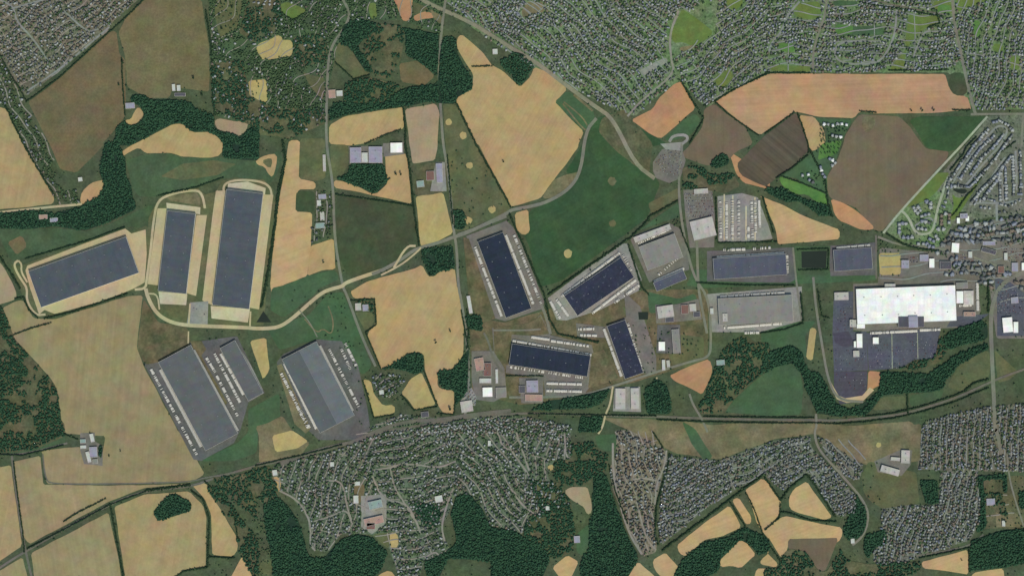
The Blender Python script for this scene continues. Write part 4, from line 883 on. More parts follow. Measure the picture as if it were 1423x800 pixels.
for s, h, m, l in (
    ("s 290,405 330,405 330,500 292,500", 9, R_white, 'tall narrow white-roofed shed south-west of the white factory'),
    ("s 272,455 288,455 288,498 272,498", 8, R_white, 'tiny white shed touching the narrow white shed'),
    ("s 400,430 440,428 440,474 400,474", 8, R_white, 'small square white building in the blue-grey car park'),
    ("s 268,520 308,518 310,560 270,562", 7, R_pale, 'small pale shed below the narrow white shed'),
    ("s 142,128 236,125 236,178 142,180", 8, R_pale, 'pale flat roof north-west of the white factory'),
    ("s 245,310 270,310 270,360 245,360", 8, R_pale, 'slim pale shed on the west side of the white factory'),
    ("s 1012,258 1092,258 1092,288 1012,288", 8, R_pink, 'pinkish white hall at the south-east corner of the white factory'),
    ("c 975,635 1068,633 1065,752 1000,752", 9, R_white, 'bright white-roofed store beside the wide eastern road'),
    ("c 1072,668 1112,668 1110,755 1074,757", 8, R_white, 'white side hall of the store beside the wide eastern road'),
    ("c 1055,475 1112,470 1112,520 1055,525", 7, R_lav, 'lavender roof north of the white store'),
    ("c 585,45 645,42 640,120 580,122", 8, R_white, 'pinkish white roof alone below the looping estate'),
    ("c 716,112 746,112 746,162 716,162", 7, R_white, 'small white roof right of the pinkish white one'),
    ("c 405,168 446,166 446,240 405,242", 8, R_white, 'white roof north of the white factory'),
    ("c 1000,122 1026,122 1026,180 1000,180", 7, R_white, 'narrow white roof in the eastern business area'),
    ("c 1138,200 1165,200 1165,262 1138,262", 8, R_white, 'white roof cut by the right edge'),
    ("c 825,75 938,108 930,138 820,110", 8, R_dark, 'long dark roof in the eastern business area'),
    ("c 185,180 245,180 245,245 185,245", 8, R_lav, 'blue-grey roof east of the pale square plot'),
    ("c 330,135 400,135 400,190 330,190", 7, R_lav, 'grey-blue roof west of the white roof'),
    ("c 490,190 580,190 580,250 490,250", 8, R_dark, 'dark grey roof behind the white factory'),
    ("c 830,30 930,30 930,62 830,62", 7, R_lav, 'pale blue roof above the long dark roof'),
    ("c 1060,200 1110,200 1110,270 1060,270", 7, R_lav, 'bluish roof near the right edge'),
    ("c 950,230 1000,225 1000,280 950,285", 7, R_rust, 'reddish roof in the eastern business area'),
    ("r 795,400 872,395 868,445 800,448", 9, R_lav, 'violet-blue roof of the clubhouse below the looping estate'),
    ("r 765,440 795,440 795,495 765,495", 8, R_white, 'white west wing beside the violet-blue clubhouse'),
    ("r 850,425 885,420 885,470 850,475", 8, R_white, 'white east wing beside the violet-blue clubhouse'),
    ("t 615,505 830,495 828,640 622,735", 9, R_pale, 'pale flat-roofed hall west of the striped trailer yard'),
    ("t 640,225 770,215 770,262 640,270", 7, R_pale, 'pale roof at the north end of the grey storage yard'),
    ("G 665,515 868,442 882,468 690,542", 8, R_pale, 'long pale shed along the north side of the stone-grey slanted roof'),
    ("f 282,168 430,160 445,255 300,290", 8, R_pale, 'pale L-shaped works roof south of the green lawns'),
    ("f 508,158 575,155 578,235 512,240", 7, R_rust, 'purple-brown roof among the small works'),
    ("f 585,150 645,145 650,215 588,218", 7, R_pale, 'pale roof right of the purple-brown one'),
    ("f 300,498 360,496 360,580 300,582", 8, R_white, 'bright white square roof among the small works'),
    ("f 425,385 482,380 508,598 432,602", 8, R_stone, 'long stone-grey roof right of the bright white square one'),
    ("f 330,665 362,662 362,760 334,762", 7, R_white, 'narrow white roof by the winding road'),
    ("f 372,670 402,668 408,730 378,732", 7, R_pale, 'pale roof beside the narrow white one'),
    ("f 835,668 912,664 912,712 838,716", 7, R_teal, 'pale greenish roof in the trees east of the sandy field'),
    ("f 360,275 440,265 445,315 365,318", 6, R_dark, 'dark roof inside the bend of the works road'),
    ("f 622,220 685,218 685,268 622,270", 6, R_dark, 'dark low roof east of the small works'),
    ("v 168,400 246,396 262,498 190,503", 8, R_pink, 'pinkish roof at the works beside the lane'),
    ("v 250,440 312,438 312,545 250,548", 8, R_rust, 'rust-red roof at the works beside the lane'),
    ("v 215,565 312,565 312,604 215,604", 7, R_white, 'pale pinkish white roof below the rust-red one'),
    ("v 240,640 322,638 322,716 242,718", 8, R_white, 'white roof at the south of the works beside the lane'),
    ("v 345,490 368,490 368,605 350,607", 6, R_white, 'thin white shed east of the works'),
    ("v 350,640 430,640 440,720 352,725", 7, R_stone, 'grey roof east of the white works roof'),
    ("v 600,582 698,582 698,680 604,682", 8, R_lav, 'blue-grey roof south-west of the wide navy warehouse'),
    ("v 540,625 592,625 592,685 540,685", 6, R_dark, 'dark roof left of that blue-grey roof south of the wide navy warehouse'),
    ("v 590,695 735,700 732,752 592,752", 7, R_pink, 'pinkish roof south of the wide navy warehouse'),
    ("K 575,552 628,550 628,665 572,665", 8, R_pale, 'western wing of the pale pair of halls by the railway lane'),
    ("K 657,550 702,548 705,662 660,665", 8, R_pale, 'eastern wing of the pale pair of halls by the railway lane'),
    ("a 300,402 385,402 385,515 305,515", 8, R_lav, 'western blue-grey hall north of the pond wood'),
    ("a 440,395 540,395 540,515 440,515", 8, R_lav, 'eastern blue-grey hall north of the pond wood'),
    ("a 388,440 432,438 434,512 388,514", 7, R_white, 'pale link hall between the two blue-grey halls'),
    ("a 600,368 690,365 690,440 602,440", 9, R_white, 'square bright white roof north-east of the pond wood'),
    ("a 938,520 985,518 990,660 945,662", 7, R_lav, 'lavender long shed beside the middle lane'),
    ("a 865,580 925,572 925,640 870,648", 7, R_rust, 'brownish shed left of the lavender one'),
    ("e 505,350 630,345 635,500 520,520", 7, R_lav, 'grey main barn of the pale farm at the south-west'),
    ("e 445,425 500,422 545,588 488,596", 6, R_white, 'long white barn of the pale farm'),
    ("e 502,142 570,138 590,268 542,272", 6, R_white, 'small cream barn at the north of the pale farm'),
    ("e 362,228 450,225 450,285 365,288", 6, R_teal, 'pale greenish barn at the west of the pale farm'),
    ("e 365,325 458,322 455,372 368,376", 6, R_white, 'second white barn at the west of the pale farm'),
    ("e 560,545 640,540 640,610 565,615", 6, R_stone, 'low grey barn at the south of the pale farm'),
    ("P 640,178 740,208 730,242 632,214", 9, R_pale, 'long pale roof of the southern school'),
    ("P 748,100 795,98 792,170 746,170", 9, R_pale, 'upright pale roof of the southern school'),
    ("P 690,135 742,140 740,158 690,155", 7, R_pale, 'slim pale wing between the two southern school roofs'),
    ("N 610,382 690,372 702,405 636,428", 8, R_teal, 'pale teal-roofed hall in the southern town'),
    ("N 588,475 698,458 708,490 610,520", 8, R_pink, 'pinkish school roof in the southern town'),
    ("N 610,500 660,495 655,535 612,530", 8, R_rust, 'reddish wing south of the pinkish school roof'),
    ("N 538,348 566,346 566,390 540,392", 6, R_white, 'cream roof on the brown plot in the southern town'),
    ("N 545,272 575,270 575,292 545,294", 6, R_white, 'tiny cream roof above the brown plot in the southern town'),
    ("N 985,352 1025,345 1030,380 990,388", 7, R_white, 'white roof near the dark wood of the southern town'),
    ("N 92,210 118,205 122,235 98,240", 6, R_white, 'white house on the sandy plot west of the town'),
    ("N 410,165 432,163 432,188 412,190", 6, R_white, 'small white roof near the railway embankment'),
    ("d 1132,638 1155,638 1155,682 1132,682", 6, R_white, 'small upright white roof south of the railway wood'),
    ("d 915,330 985,320 1035,400 920,420", 7, R_pale, 'pale roofs beside the works lane'),
    ("d 268,240 302,235 308,270 272,275", 6, R_white, 'white barn in the farm hamlet by the railway'),
    ("d 600,415 660,405 720,400 690,450 ".strip().replace('720,400 690,450', '662,450 604,455'), 6, R_dark, 'dark bluish roof under the yellow wheat square'),
    ("B 1302,272 1330,270 1330,298 1304,300", 7, R_white, 'white roof north of the great wheat field'),
    ("B 445,500 478,498 480,528 447,530", 7, R_white, 'white roof right of the western lane in the north'),
    ("B 400,500 440,490 440,530 405,550", 6, R_pink, 'pinkish roof left of the white one by the western lane'),
    ("A 945,465 962,463 965,500 948,502", 6, R_white, 'narrow white barn at the foot of the brown grass field'),
    ("A 972,470 992,468 992,500 974,502", 6, R_white, 'second white barn at the foot of the brown grass field'),
    ("A 960,512 1020,512 1020,530 960,530", 5, R_dark, 'long dark barn under the two white barns'),
    ("A 690,568 740,565 742,595 692,598", 6, R_lav, 'bluish farmhouse left of the tiny wheat patch'),
    ("E 430,185 452,183 454,205 432,207", 6, R_white, 'white barn among the trees above the small wheat patch'),
    ("E 275,408 318,405 320,428 278,430", 6, R_lav, 'pale bluish barn in the valley wood farmyard'),
    ("E 215,390 262,388 262,412 217,414", 6, R_pink, 'brown-pink barn in the valley wood farmyard'),
    ("F 345,278 388,275 390,302 348,304", 6, R_lav, 'bluish barn beside the western lane'),
    ("F 338,310 360,308 362,340 340,342", 6, R_white, 'white barn beside the western lane'),
    ("F 355,375 378,372 380,420 358,422", 6, R_pale, 'pale long barn in the farm strip beside the western lane'),
    ("F 330,435 380,432 382,462 332,465", 6, R_teal, 'pale greenish barn at the south of the farm strip'),
    ("F 370,60 385,60 388,150 372,152", 5, R_pale, 'thin pale shed along the western lane'),
    ("F 885,205 925,200 928,235 888,240", 6, R_teal, 'pale green shed behind the pale stubble field'),
    ("J 1160,45 1178,42 1195,138 1175,142", 6, R_white, 'long whitish shed beside the middle lane'),
    ("J 548,85 580,82 582,122 550,125", 6, R_pale, 'small pale barn of the farm in the big wheat field'),
    ("J 588,92 620,90 622,125 590,128", 6, R_lav, 'bluish barn of the farm in the big wheat field'),
    ("L 485,175 500,175 500,215 485,215", 7, R_pale, 'narrow pale shed at the west corner of the factory'),
    ("K 1093,112 1112,110 1112,142 1095,144", 7, R_white, 'small white block at the west end of the wide stone-grey warehouse'),
    ("u 760,545 798,543 800,605 762,607", 16, R_pale, 'pale plant tower near the south-west corner of the wide stone-grey warehouse'),
    ("O 190,405 212,405 212,428 192,428", 6, R_white, 'white house alone in the southern wood edge'),
    ("O 345,570 378,568 380,605 348,608", 6, R_lav, 'bluish house beside the glade in the southern wood'),
    ("P 1300,485 1318,485 1318,515 1302,517", 7, R_white, 'narrow white tank house at the south-eastern depot'),
    ("P 470,585 490,582 492,608 472,612", 6, R_white, 'white house beside the winding southern road'),
    ("P 1215,365 1262,363 1262,400 1217,402", 6, R_lav, 'bluish roofs west of the south-eastern depot'),
): building('hall', s, h, R_dull if m is R_white and h <= 7 else m, l, 'hall', units=2 if h > 7 and m not in (R_white,) else 0)

# ------------------------------------------------------------------ trailers at the docks
def along(P, step):
    out = []; acc = 0
    for a, b in zip(P, P[1:]):
        L = math.hypot(b[0]-a[0], b[1]-a[1]); t = -acc if acc else 0
        t = acc
        while t < L:
            out.append((a[0]+(b[0]-a[0])*t/L, a[1]+(b[1]-a[1])*t/L, math.atan2(-(b[1]-a[1]), b[0]-a[0]))); t += step
        acc = t - L
    return out
me_trailer = raw_mesh('trailer', *TRAILER[:2], [M_white, M_tyre], TRAILER[2])
rest = []; n_ind = 0
def dock(s, fill, label=None, step=1.02, group=None):
    global n_ind
    for x, y, a in along(pts(s), step):
        if random.random() > fill: continue
        X, Y = wx((x, y)); rz = a + math.pi/2 + random.uniform(-.01, .01)
        if label:
            o = link('trailer', me_trailer, None, (X, Y, zat(x, y)), rz); o.scale.x = .88; tag(o, label, 'trailer', group); n_ind += 1
        else: rest.append((0, X, Y, zat(x, y), rz, random.choice((.62, .7, .8, .75)), 1, random.uniform(.9, 1.02), 1, 0))
dock("w 148,238 400,712", 1, 'white trailer backed against the south-west wall of the big plain grey warehouse', 1.25, 'trailers on the south-west wall of the big grey warehouse')
dock("w 352,120 622,612", 1, 'white trailer backed against the north-east wall of the big plain grey warehouse', 1.25, 'trailers on the north-east wall of the big grey warehouse')
dock("y 286,180 488,580", 1, 'white trailer backed against the east wall of the two-tone roofed warehouse', 1.3, 'trailers on the east wall of the two-tone warehouse')
print('individual trailers', n_ind)
for s, f in (("w 90,235 375,765", .55), ("w 432,165 490,260", .8), ("w 495,275 625,525", .6), ("w 480,135 640,440", .75), ("w 520,140 660,390", .95),
             ("y 68,290 265,690", .97), ("y 50,350 225,710", .5), ("y 345,200 530,560", .55), ("y 445,165 510,300", .7), ("y 420,200 475,320", .6),
             ("b 325,165 520,655", .95), ("b 105,250 295,745", .85), ("b 385,165 580,660", .6), ("b 725,600 1140,290", .85), ("b 1255,485 940,725", .95), ("b 1280,520 1100,650", .5),
             ("b 645,640 715,760", .9), ("b 690,625 775,745", .9), ("b 1160,300 1255,470", .35),
             ("v 485,255 1135,372", .85), ("v 645,225 790,245", .95), ("v 800,255 1120,300", .75), ("v 770,605 1060,612", .9), ("v 770,665 1060,672", .9), ("v 470,470 1080,560", .35),
             ("v 1030,160 1170,155", .7), ("v 1040,208 1180,212", .9), ("v 1240,160 1385,550", .95), ("f 15,330 150,770", .6),
             ("u 222,290 460,185", .95), ("u 720,100 1250,66", .95), ("u 765,40 950,35", .8), ("u 1000,32 1165,20", .4), ("u 740,412 1260,378", .8), ("u 775,655 1230,622", .9), ("u 940,695 1055,692", .8), ("u 1272,85 1275,230", .5),
             ("H 390,572 575,556", .9), ("u 240,250 440,75", .4), ("s 385,400 545,392", .7), ("s 550,392 700,385", .95), ("s 720,380 855,375", .9), ("s 985,215 1065,212", .9), ("s 1105,65 1108,250", .9),
             ("t 885,340 890,690", .5), ("t 945,340 945,690", .6), ("t 1000,330 1000,690", .5), ("t 1060,330 1060,680", .5), ("t 1150,580 1150,680", .8), ("t 1180,330 1190,680", .5), ("t 1250,330 1258,580", .97), ("t 1215,330 1220,640", .6),
             ("G 700,545 865,470", .6), ("J 140,465 300,770", .3)):
    dock(s, f)
V, F, M, T = merge([TRAILER], rest)
tag(link('trailers', raw_mesh('trailers', V, F, [M_white, M_tyre], M)), 'white trailers in rows at the other docks and trailer yards', 'trailers', kind='stuff')

# parked cars, in lots
cars = []
def lot(s, ang, aisle=6.0, fill=.7):
    P = pts(s); w = [wx(p) for p in P]; ca, sa = math.cos(math.radians(ang)), math.sin(math.radians(ang))
    U = [(x*ca+y*sa, -x*sa+y*ca) for x, y in w]
    u0, u1 = min(u for u, v in U), max(u for u, v in U); v0, v1 = min(v for u, v in U), max(v for u, v in U)
    v = v0+4
    while v < v1-4:
        us = np.arange(u0+2, u1-2, 3.0); 
        px = (us*ca - v*sa)/S + W/2; py = H/2 - (us*sa + v*ca)/S
        ok = inside(px, py, P) & (rng.random(len(us)) < fill)
        ok &= np.array([0 <= int(y) < H and 0 <= int(x) < W and MASK[int(y), int(x)] != 3 for x, y in zip(px, py)])
        for u in us[ok]: cars.append((0, u*ca - v*sa, u*sa + v*ca, zat((u*ca-v*sa)/S+W/2, H/2-(u*sa+v*ca)/S), math.radians(ang)+math.pi/2, 1, 1, 1, random.choice((1, 2, 3, 4, 5)), 0))
        v += 5.6 if int(v/5.6) % 2 else 12
for s, a, f in (("s 365,460 860,430 815,565 590,635 380,640", 0, .12), ("s 150,665 360,660 355,790 200,790", 0, .12), ("s 150,200 260,200 260,380 150,390", 90, .15), ("s 150,510 360,520 360,640 150,650", 0, .1),
                ("s 1240,40 1320,80 1415,140 1415,280 1240,280", 75, .35), ("t 550,250 815,240 830,480 570,490", 0, .45), ("G 790,100 830,40 930,20 950,90 920,180 800,150", 20, .3), ("v 70,720 150,650 190,730 180,790", 45, .8),
                ("c 255,150 320,150 320,200 255,200", 0, .6), ("c 650,120 820,180 660,190", 0, .5), ("c 960,60 1150,80 1120,190 1030,190", 0, .5), ("v 340,640 440,640 440,730 340,730", 0, .5), ("z 285,670 345,670 340,755 270,755", 80, .12)):
    lot(s, a, fill=f)
CARM = [M_tyre] + [plain_mat('car_'+n, c, .05, 2, .4) for n, c in (('silver', (140, 142, 148)), ('white', (190, 190, 188)), ('black', (48, 48, 54)), ('blue', (70, 84, 120)), ('red', (130, 62, 56)))]
V, F, M, T = merge([CAR], cars, lambda m, mc: np.where(m == 0, mc, 0))
tag(link('parked_cars', raw_mesh('parked_cars', V, F, CARM, M)), 'small parked cars in rows filling the car parks of the works', 'cars', kind='stuff')

# ------------------------------------------------------------------ individual houses
me_house = {}
def house_mesh(k, c):
    if (k, c) not in me_house: me_house[k, c] = raw_mesh('house', *HOUSE[k][:2], [M_hwall, M_hroof[c]], HOUSE[k][2])
    return me_house[k, c]
ORD = ['', 'first', 'second', 'third', 'fourth', 'fifth', 'sixth', 'seventh', 'eighth', 'ninth', 'tenth', 'eleventh', 'twelfth', 'thirteenth', 'fourteenth', 'fifteenth', 'sixteenth', 'seventeenth', 'eighteenth', 'nineteenth', 'twentieth', 'twenty-first', 'twenty-second', 'twenty-third', 'twenty-fourth', 'twenty-fifth', 'twenty-sixth']
CN = {0: 'grey', 1: 'pale grey', 2: 'brown', 3: 'dark grey', 4: 'bluish grey', 5: 'white'}
n_house = 0
def row(s, where, end, pitch=5.0, colours=(1, 1, 1, 4, 4, 0, 1, 3), side=0, kinds=(0, 1, 2), scale=1.0, group='houses of the looping eastern estate'):
    global n_house
    for i, (x, y, a) in enumerate(along(pts(s), pitch)):
        x += random.uniform(-.5, .5); y += random.uniform(-.5, .5)
        c = random.choice(colours); k = random.choice(kinds)
        X, Y = wx((x, y))
        o = link('house', house_mesh(k, c), None, (X, Y, zat(x, y)), a + random.choice((0, math.pi)) + random.uniform(-.06, .06) + random.choice((0, 0, math.pi/2)))
        o.scale = (scale*random.uniform(.92, 1.1), scale*random.uniform(.92, 1.1), random.uniform(.9, 1.1))
        ix, iy = int(x), int(y)
        for yy in range(iy-2, iy+3):
            for xx in range(ix-2, ix+3):
                if 0 <= xx < W and 0 <= yy < H: MASK[yy, xx] = 3
        tag(o, f"{CN[c].replace(' ', '-')}-roofed house, {ORD[i+1]} from {end} in {where.replace('the ', '', 1)}", 'house', group); n_house += 1
row("q 672,770 700,700 800,560 930,370 1085,195", 'the outer western row of the looping estate', 'south', 4.25, scale=1.22)
row("q 800,690 880,560 990,400 1140,260", 'the inner western row of the looping estate', 'south', 4.25, scale=1.22)
row("q 905,640 1000,500 1130,370 1215,270", 'the inner eastern row of the looping estate', 'south', 4.25, scale=1.22)
row("q 900,760 960,700 1060,590 1150,480 1230,370 1300,270", 'the outer eastern row of the looping estate', 'south', 4.25, scale=1.22)
row("q 1120,140 1180,125 1260,165 1310,220", 'the short row rounding the top of the looping estate', 'west', 4.5, scale=1.2)
row("r 715,130 760,125 880,140", 'the short row rounding the foot of the looping estate', 'west', 4.5, scale=1.2)
row("r 640,330 670,260 690,170", 'the row of three right of the winding entrance road', 'south', 7)
row("r 925,275 1000,175 1120,60 q 1230,560 1290,470", 'the slanting row facing the olive strip', 'south', 4.25, scale=1.22)
row("r 1010,270 1090,160 1170,60 q 1215,560", 'the second slanting row', 'south', 4.25, scale=1.22)
row("q 1180,640 1185,790 r 1190,200 1190,270", 'the westernmost upright row of the eastern rows', 'north', 4.45, scale=1.2)
row("q 1240,600 1245,790 r 1245,200 1245,270", 'the second upright row of the eastern rows', 'north', 4.45, scale=1.2)
row("q 1312,470 1318,790 r 1318,200 1318,240", 'the upright row left of the straight lavender street', 'north', 4.45, scale=1.2)
row("q 1385,430 1388,790 r 1388,180 1390,230", 'the upright row right of the straight lavender street', 'north', 4.45, scale=1.2)
row("r 910,285 950,310 940,330", 'the huddle at the west end of the southern street', 'north', 5)
row("r 960,265 1060,260 1145,275", 'the row above the southern street of the estate', 'west', 5)
row("r 1000,340 1120,345", 'the row below the southern street of the estate', 'west', 6)
row("r 1200,310 1270,330 1340,290 1410,260", 'the curved row at the south-east of the estate', 'west', 5.5)
row("r 1185,385 1250,380", 'the short pale row at the south tip of the estate', 'west', 6)
G2 = 'apartment blocks in the crescent'
row("r 205,500 205,610", 'the column west of the crescent road', 'north', 5.5, (1, 1, 4), kinds=(1, 2), scale=1.4, group=G2)
row("r 235,490 280,492", 'the short row north of the grass court', 'west', 5, (1, 4), kinds=(1,), scale=1.35, group=G2)
row("r 250,630 340,625", 'the row south of the grass court', 'west', 5.5, (1, 1, 4), kinds=(1,), scale=1.4, group=G2)
row("r 345,340 360,375 400,400", 'the western line of the upper cluster', 'north', 4.6, (4, 1), kinds=(1, 2), scale=1.4, group=G2)
row("r 395,335 415,375", 'the eastern line of the upper cluster', 'north', 5, (4, 1), kinds=(1, 2), scale=1.35, group=G2)
row("r 475,285 520,305 510,335", 'the bluish knot at the top of the crescent', 'west', 5.5, (4, 1), kinds=(1, 2), scale=1.5, group=G2)
row("r 425,420 470,405 525,405", 'the row along the top of the inner ring', 'west', 5, (1, 1, 4), kinds=(1, 2), scale=1.4, group=G2)
row("r 425,470 480,480 520,500", 'the row inside the inner ring', 'west', 5, (1, 3, 4), kinds=(1, 2), scale=1.35, group=G2)
row("r 390,540 440,552 490,545", 'the row along the foot of the inner ring', 'west', 5.2, (1, 1, 4), kinds=(1, 2), scale=1.35, group=G2)
row("r 615,420 615,510", 'the column right of the crescent road', 'north', 5.4, (1, 2), kinds=(1, 2), scale=1.35, group=G2)
row("r 655,400 695,410 692,520", 'the far right column beside the crescent road', 'north', 5.4, (1, 2), kinds=(1, 2), scale=1.35, group=G2)
row("r 590,550 655,545", 'the pale pair south of the right columns', 'west', 6, (1,), kinds=(1,), scale=1.45, group=G2)
row("r 475,690 500,715 560,720", 'the lower arc at the southern tip of the crescent', 'west', 5, (1, 4), kinds=(1, 2), scale=1.45, group=G2)
row("r 560,615 590,650", 'the right arc at the southern tip of the crescent', 'north', 5, (1, 4), kinds=(1, 2), scale=1.45, group=G2)
row("r 505,645 545,665", 'the bluish middle of the southern tip', 'west', 5, (4, 3), kinds=(1, 2), scale=1.45, group=G2)
row("r 395,690 440,690", 'the pair left of the southern tip', 'west', 6, (4, 1), kinds=(1, 2), scale=1.35, group=G2)
G3 = 'houses of the bright farm hamlet'
row("x 505,118 570,130 640,118 692,130", 'the top row of the bright farm hamlet', 'west', 6.3, (5, 1), kinds=(1, 2), scale=1.25, group=G3)
row("x 570,205 632,212", 'the second row of the bright farm hamlet', 'west', 5.5, (1, 5), kinds=(1, 2), scale=1.25, group=G3)
row("x 545,375 590,405 560,440", 'the line below the vivid lawn', 'north', 5.2, (5, 1, 4), kinds=(1, 2), scale=1.25, group=G3)
row("x 478,435 492,485 512,515", 'the line beside the ploughed field', 'north', 5.2, (5, 4, 1), kinds=(1, 2), scale=1.25, group=G3)
row("x 345,500 420,485", 'the pair above the vivid green strip', 'west', 9, (5, 1), kinds=(1, 2), scale=1.25, group=G3)
row("x 395,535 440,565", 'the dark pair above the vivid green strip', 'west', 5.5, (4, 3), kinds=(1, 2), scale=1.25, group=G3)
print('individual houses', n_house)

# ------------------------------------------------------------------ estates: streets, houses, garden trees
houses, gtrees = [], []
SV, SF = [], []
def free(x, y, r=1, lim=1):
    x, y = int(x), int(y)
    if x < -6 or y < -6 or x >= W+6 or y >= H+6: return False
    x0, x1, y0, y1 = max(0, x-r), min(W, x+r+1), max(0, y-r), min(H, y+r+1)
    if x1 <= x0 or y1 <= y0: return True
    return MASK[y0:y1, x0:x1].max() < lim
def estate(s, ang, gap, pitch, colours, m, label, warp=2.0, wl=60, fill=.9, trees=1.0, excl=(), sc=1.0, cross=0, street=1.6, xr=None, loose=.75):
    P = pts(s); a = math.radians(ang); ca, sa = math.cos(a), -math.sin(a)     # photo y runs down
    U = [(x*ca+y*sa, -x*sa+y*ca) for x, y in P]
    u0, u1 = min(u for u, v in U), max(u for u, v in U); v0, v1 = min(v for u, v in U), max(v for u, v in U)
    ph = random.uniform(0, 6)
    def pos(u, v):
        vv = v + warp*1.3*math.sin(u/wl*6.28+ph) + warp*.9*math.sin(u/wl*2.3+v*.07) + warp*.5*math.sin(u/wl*14+v*.11)
        uu = u + warp*.7*math.sin(v/wl*5+ph)
        return uu*ca - vv*sa, uu*sa + vv*ca
    def okp(x, y, r=0, lim=1): return (xr is None or xr[0] <= x + 14*float(vnoise(x, y, 12, 8)) < xr[1]) and inside(np.array([x]), np.array([y]), P)[0] and free(x, y, r, lim)
    V, F = [], []
    z = level(P)
    v = v0 + gap/2
    while v < v1:
        run = []
        for u in np.arange(u0, u1, 3.0):
            x, y = pos(u, v)
            if okp(x, y, 0, 2): run.append((x, y))
            else:
                if len(run) > 4: strip(run, street, V, F, z)
                run = []
        if len(run) > 4: strip(run, street, V, F, z)
        for sd in (-1, 1):
            u = u0 + random.uniform(0, pitch)
            while u < u1:
                x, y = pos(u + random.gauss(0, .5), v + sd*gap*.27 + random.gauss(0, loose))
                if random.random() < fill*min(1.15, .45+1.15*float(vnoise(x, y, 20, 1))) and okp(x, y, 1):
                    x2, y2 = pos(u+1, v + sd*gap*.27)
                    houses.append((random.choice((0, 1, 2)), *wx((x, y)), zat(x, y), -math.atan2(y2-y, x2-x) + random.gauss(0, .25) + random.choice((0, 0, 0, 1.57)), sc*random.uniform(.62, 1.0), sc*random.uniform(.65, 1.02), random.uniform(.85, 1.1), 1+random.choice(colours), 0))
                u += pitch*random.uniform(.85, 1.2)
        for tr in range(int(trees*(u1-u0)/pitch*1.9)):
            u = random.uniform(u0, u1); x, y = pos(u, v + gap*.5 + random.gauss(0, gap*.09))
            if random.random() < 1.35-1.3*float(vnoise(x, y, 20, 1)) and okp(x, y): gtrees.append((x, y, random.uniform(2.2, 5.2)))
        for tr in range(int(trees*(u1-u0)/pitch*1.7)):
            u = random.uniform(u0, u1); x, y = pos(u, v + random.uniform(-.5, .5)*gap)
            if random.random() < 1.35-1.3*float(vnoise(x, y, 14, 2)) and okp(x, y): gtrees.append((x, y, random.uniform(1.8, 3.8)))
        v += gap
    if V: tag(link('estate_streets', raw_mesh('estate_streets', V, F, [m])), label, 'streets', kind='structure')
    if cross:
        V, F = [], []; z = level(P)
        u = u0 + cross/2
        while u < u1:
            run = []
            for v in np.arange(v0, v1, 3.0):
                x, y = pos(u, v)
                if okp(x, y, 0, 2): run.append((x, y))
                else:
                    if len(run) > 4: strip(run, street*.9, V, F, z)
                    run = []
            if len(run) > 4: strip(run, street*.9, V, F, z)
            u += cross*random.uniform(.8, 1.3)
        if V: tag(link('estate_streets', raw_mesh('estate_streets', V, F, [m])), label.replace('streets', 'cross streets'), 'streets', kind='structure')
def strip(run, w, V, F, z):
    L, R = ribbon(run, w); o = len(V); n = len(run)
    V += [(*wx(p), z) for p in L] + [(*wx(p), z) for p in R]
    for i in range(n-1): F += [(o+i, o+n+i, o+i+1), (o+i+1, o+n+i, o+n+i+1)]
GREYS = (0, 0, 2, 3, 0, 4, 1); WARM = (0, 2, 2, 3, 1, 0); COOL = (0, 1, 4, 0, 3, 1, 2, 0, 4)
estate(E_NW, 38, 10.5, 4.4, (0, 0, 2, 1, 3), M_strb, 'narrow grey streets of the north-western estate', 2.0, 90, .9, .8, cross=60)
estate("X 612,-6 1000,-6 930,30 925,80 945,112 905,140 882,162 850,150 790,120 735,90 690,62 655,38", -42, 11, 4.6, COOL+(2, 0), M_str, 'narrow grey streets of the northern estate beside the highway', 3.0, 110, .88, 1.1, cross=70)
estate("X 1000,-6 1070,-6 1064,101 998,138 984,150 972,142 945,112 935,84 960,60 990,46", 40, 11, 4.6, COOL+(2, 0), M_str, 'narrow grey streets of the estate round the olive playing field', 3.0, 100, .88, 1.1, cross=60)
estate("X 1070,-6 1326,-6 1338,80 1318,101 1064,101", 3, 10.5, 4.5, COOL, M_str, 'narrow grey streets above the long bare orange field', 3.0, 120, .9, 1.0, cross=66)
estate("X 1326,-6 1430,-6 1430,152 1352,152 1338,90", 78, 10.5, 4.5, COOL, M_str, 'narrow grey streets in the north-east corner estate', 2.5, 100, .9, 1.0, cross=50)
estate(E_S7, -72, 9.5, 4.2, (0, 2, 2, 1, 3), M_strb, 'narrow brownish streets of the tapering estate', 2.5, 80, .92, .4, cross=60)
estate(E_S8, 28, 9.5, 4.2, GREYS, M_str, 'narrow grey streets of the slanting southern estate', 2.5, 100, .84, 1.1, cross=50)
estate(E_S9, -40, 9.5, 4.2, GREYS, M_str, 'narrow grey streets of the small estate west of the school', 2.0, 80, .92, .7)
estate(E_S10, 88, 9.0, 4.2, GREYS, M_str, 'straight upright streets of the rows below the eastern railway', .6, 100, .86, 1.1)
estate(E_S11, 75, 9.2, 4.2, GREYS+(2,), M_str, 'narrow streets of the dense south-eastern estate', 2.0, 90, .84, 1.1, cross=60)
for a_, x_, n_ in ((72, (0, 528), 'western'), (14, (528, 640), 'middle'), (-52, (640, 730), 'east-central'), (80, (730, 900), 'eastern')):
    estate(E_T1, a_, 12, 4.8, (0, 0, 2, 3, 1, 1), M_strb, 'narrow brownish streets of the ' + n_ + ' part of the southern town', 3.0, 120, .78, 2.4, cross=58, street=1.5, xr=x_, loose=1.1)
estate(E_T2, 14, 8.5, 4.6, (0, 1, 3, 1, 2), M_strb, 'narrow streets of the houses beside the railway', 1.5, 120, 1.0, 1.6)
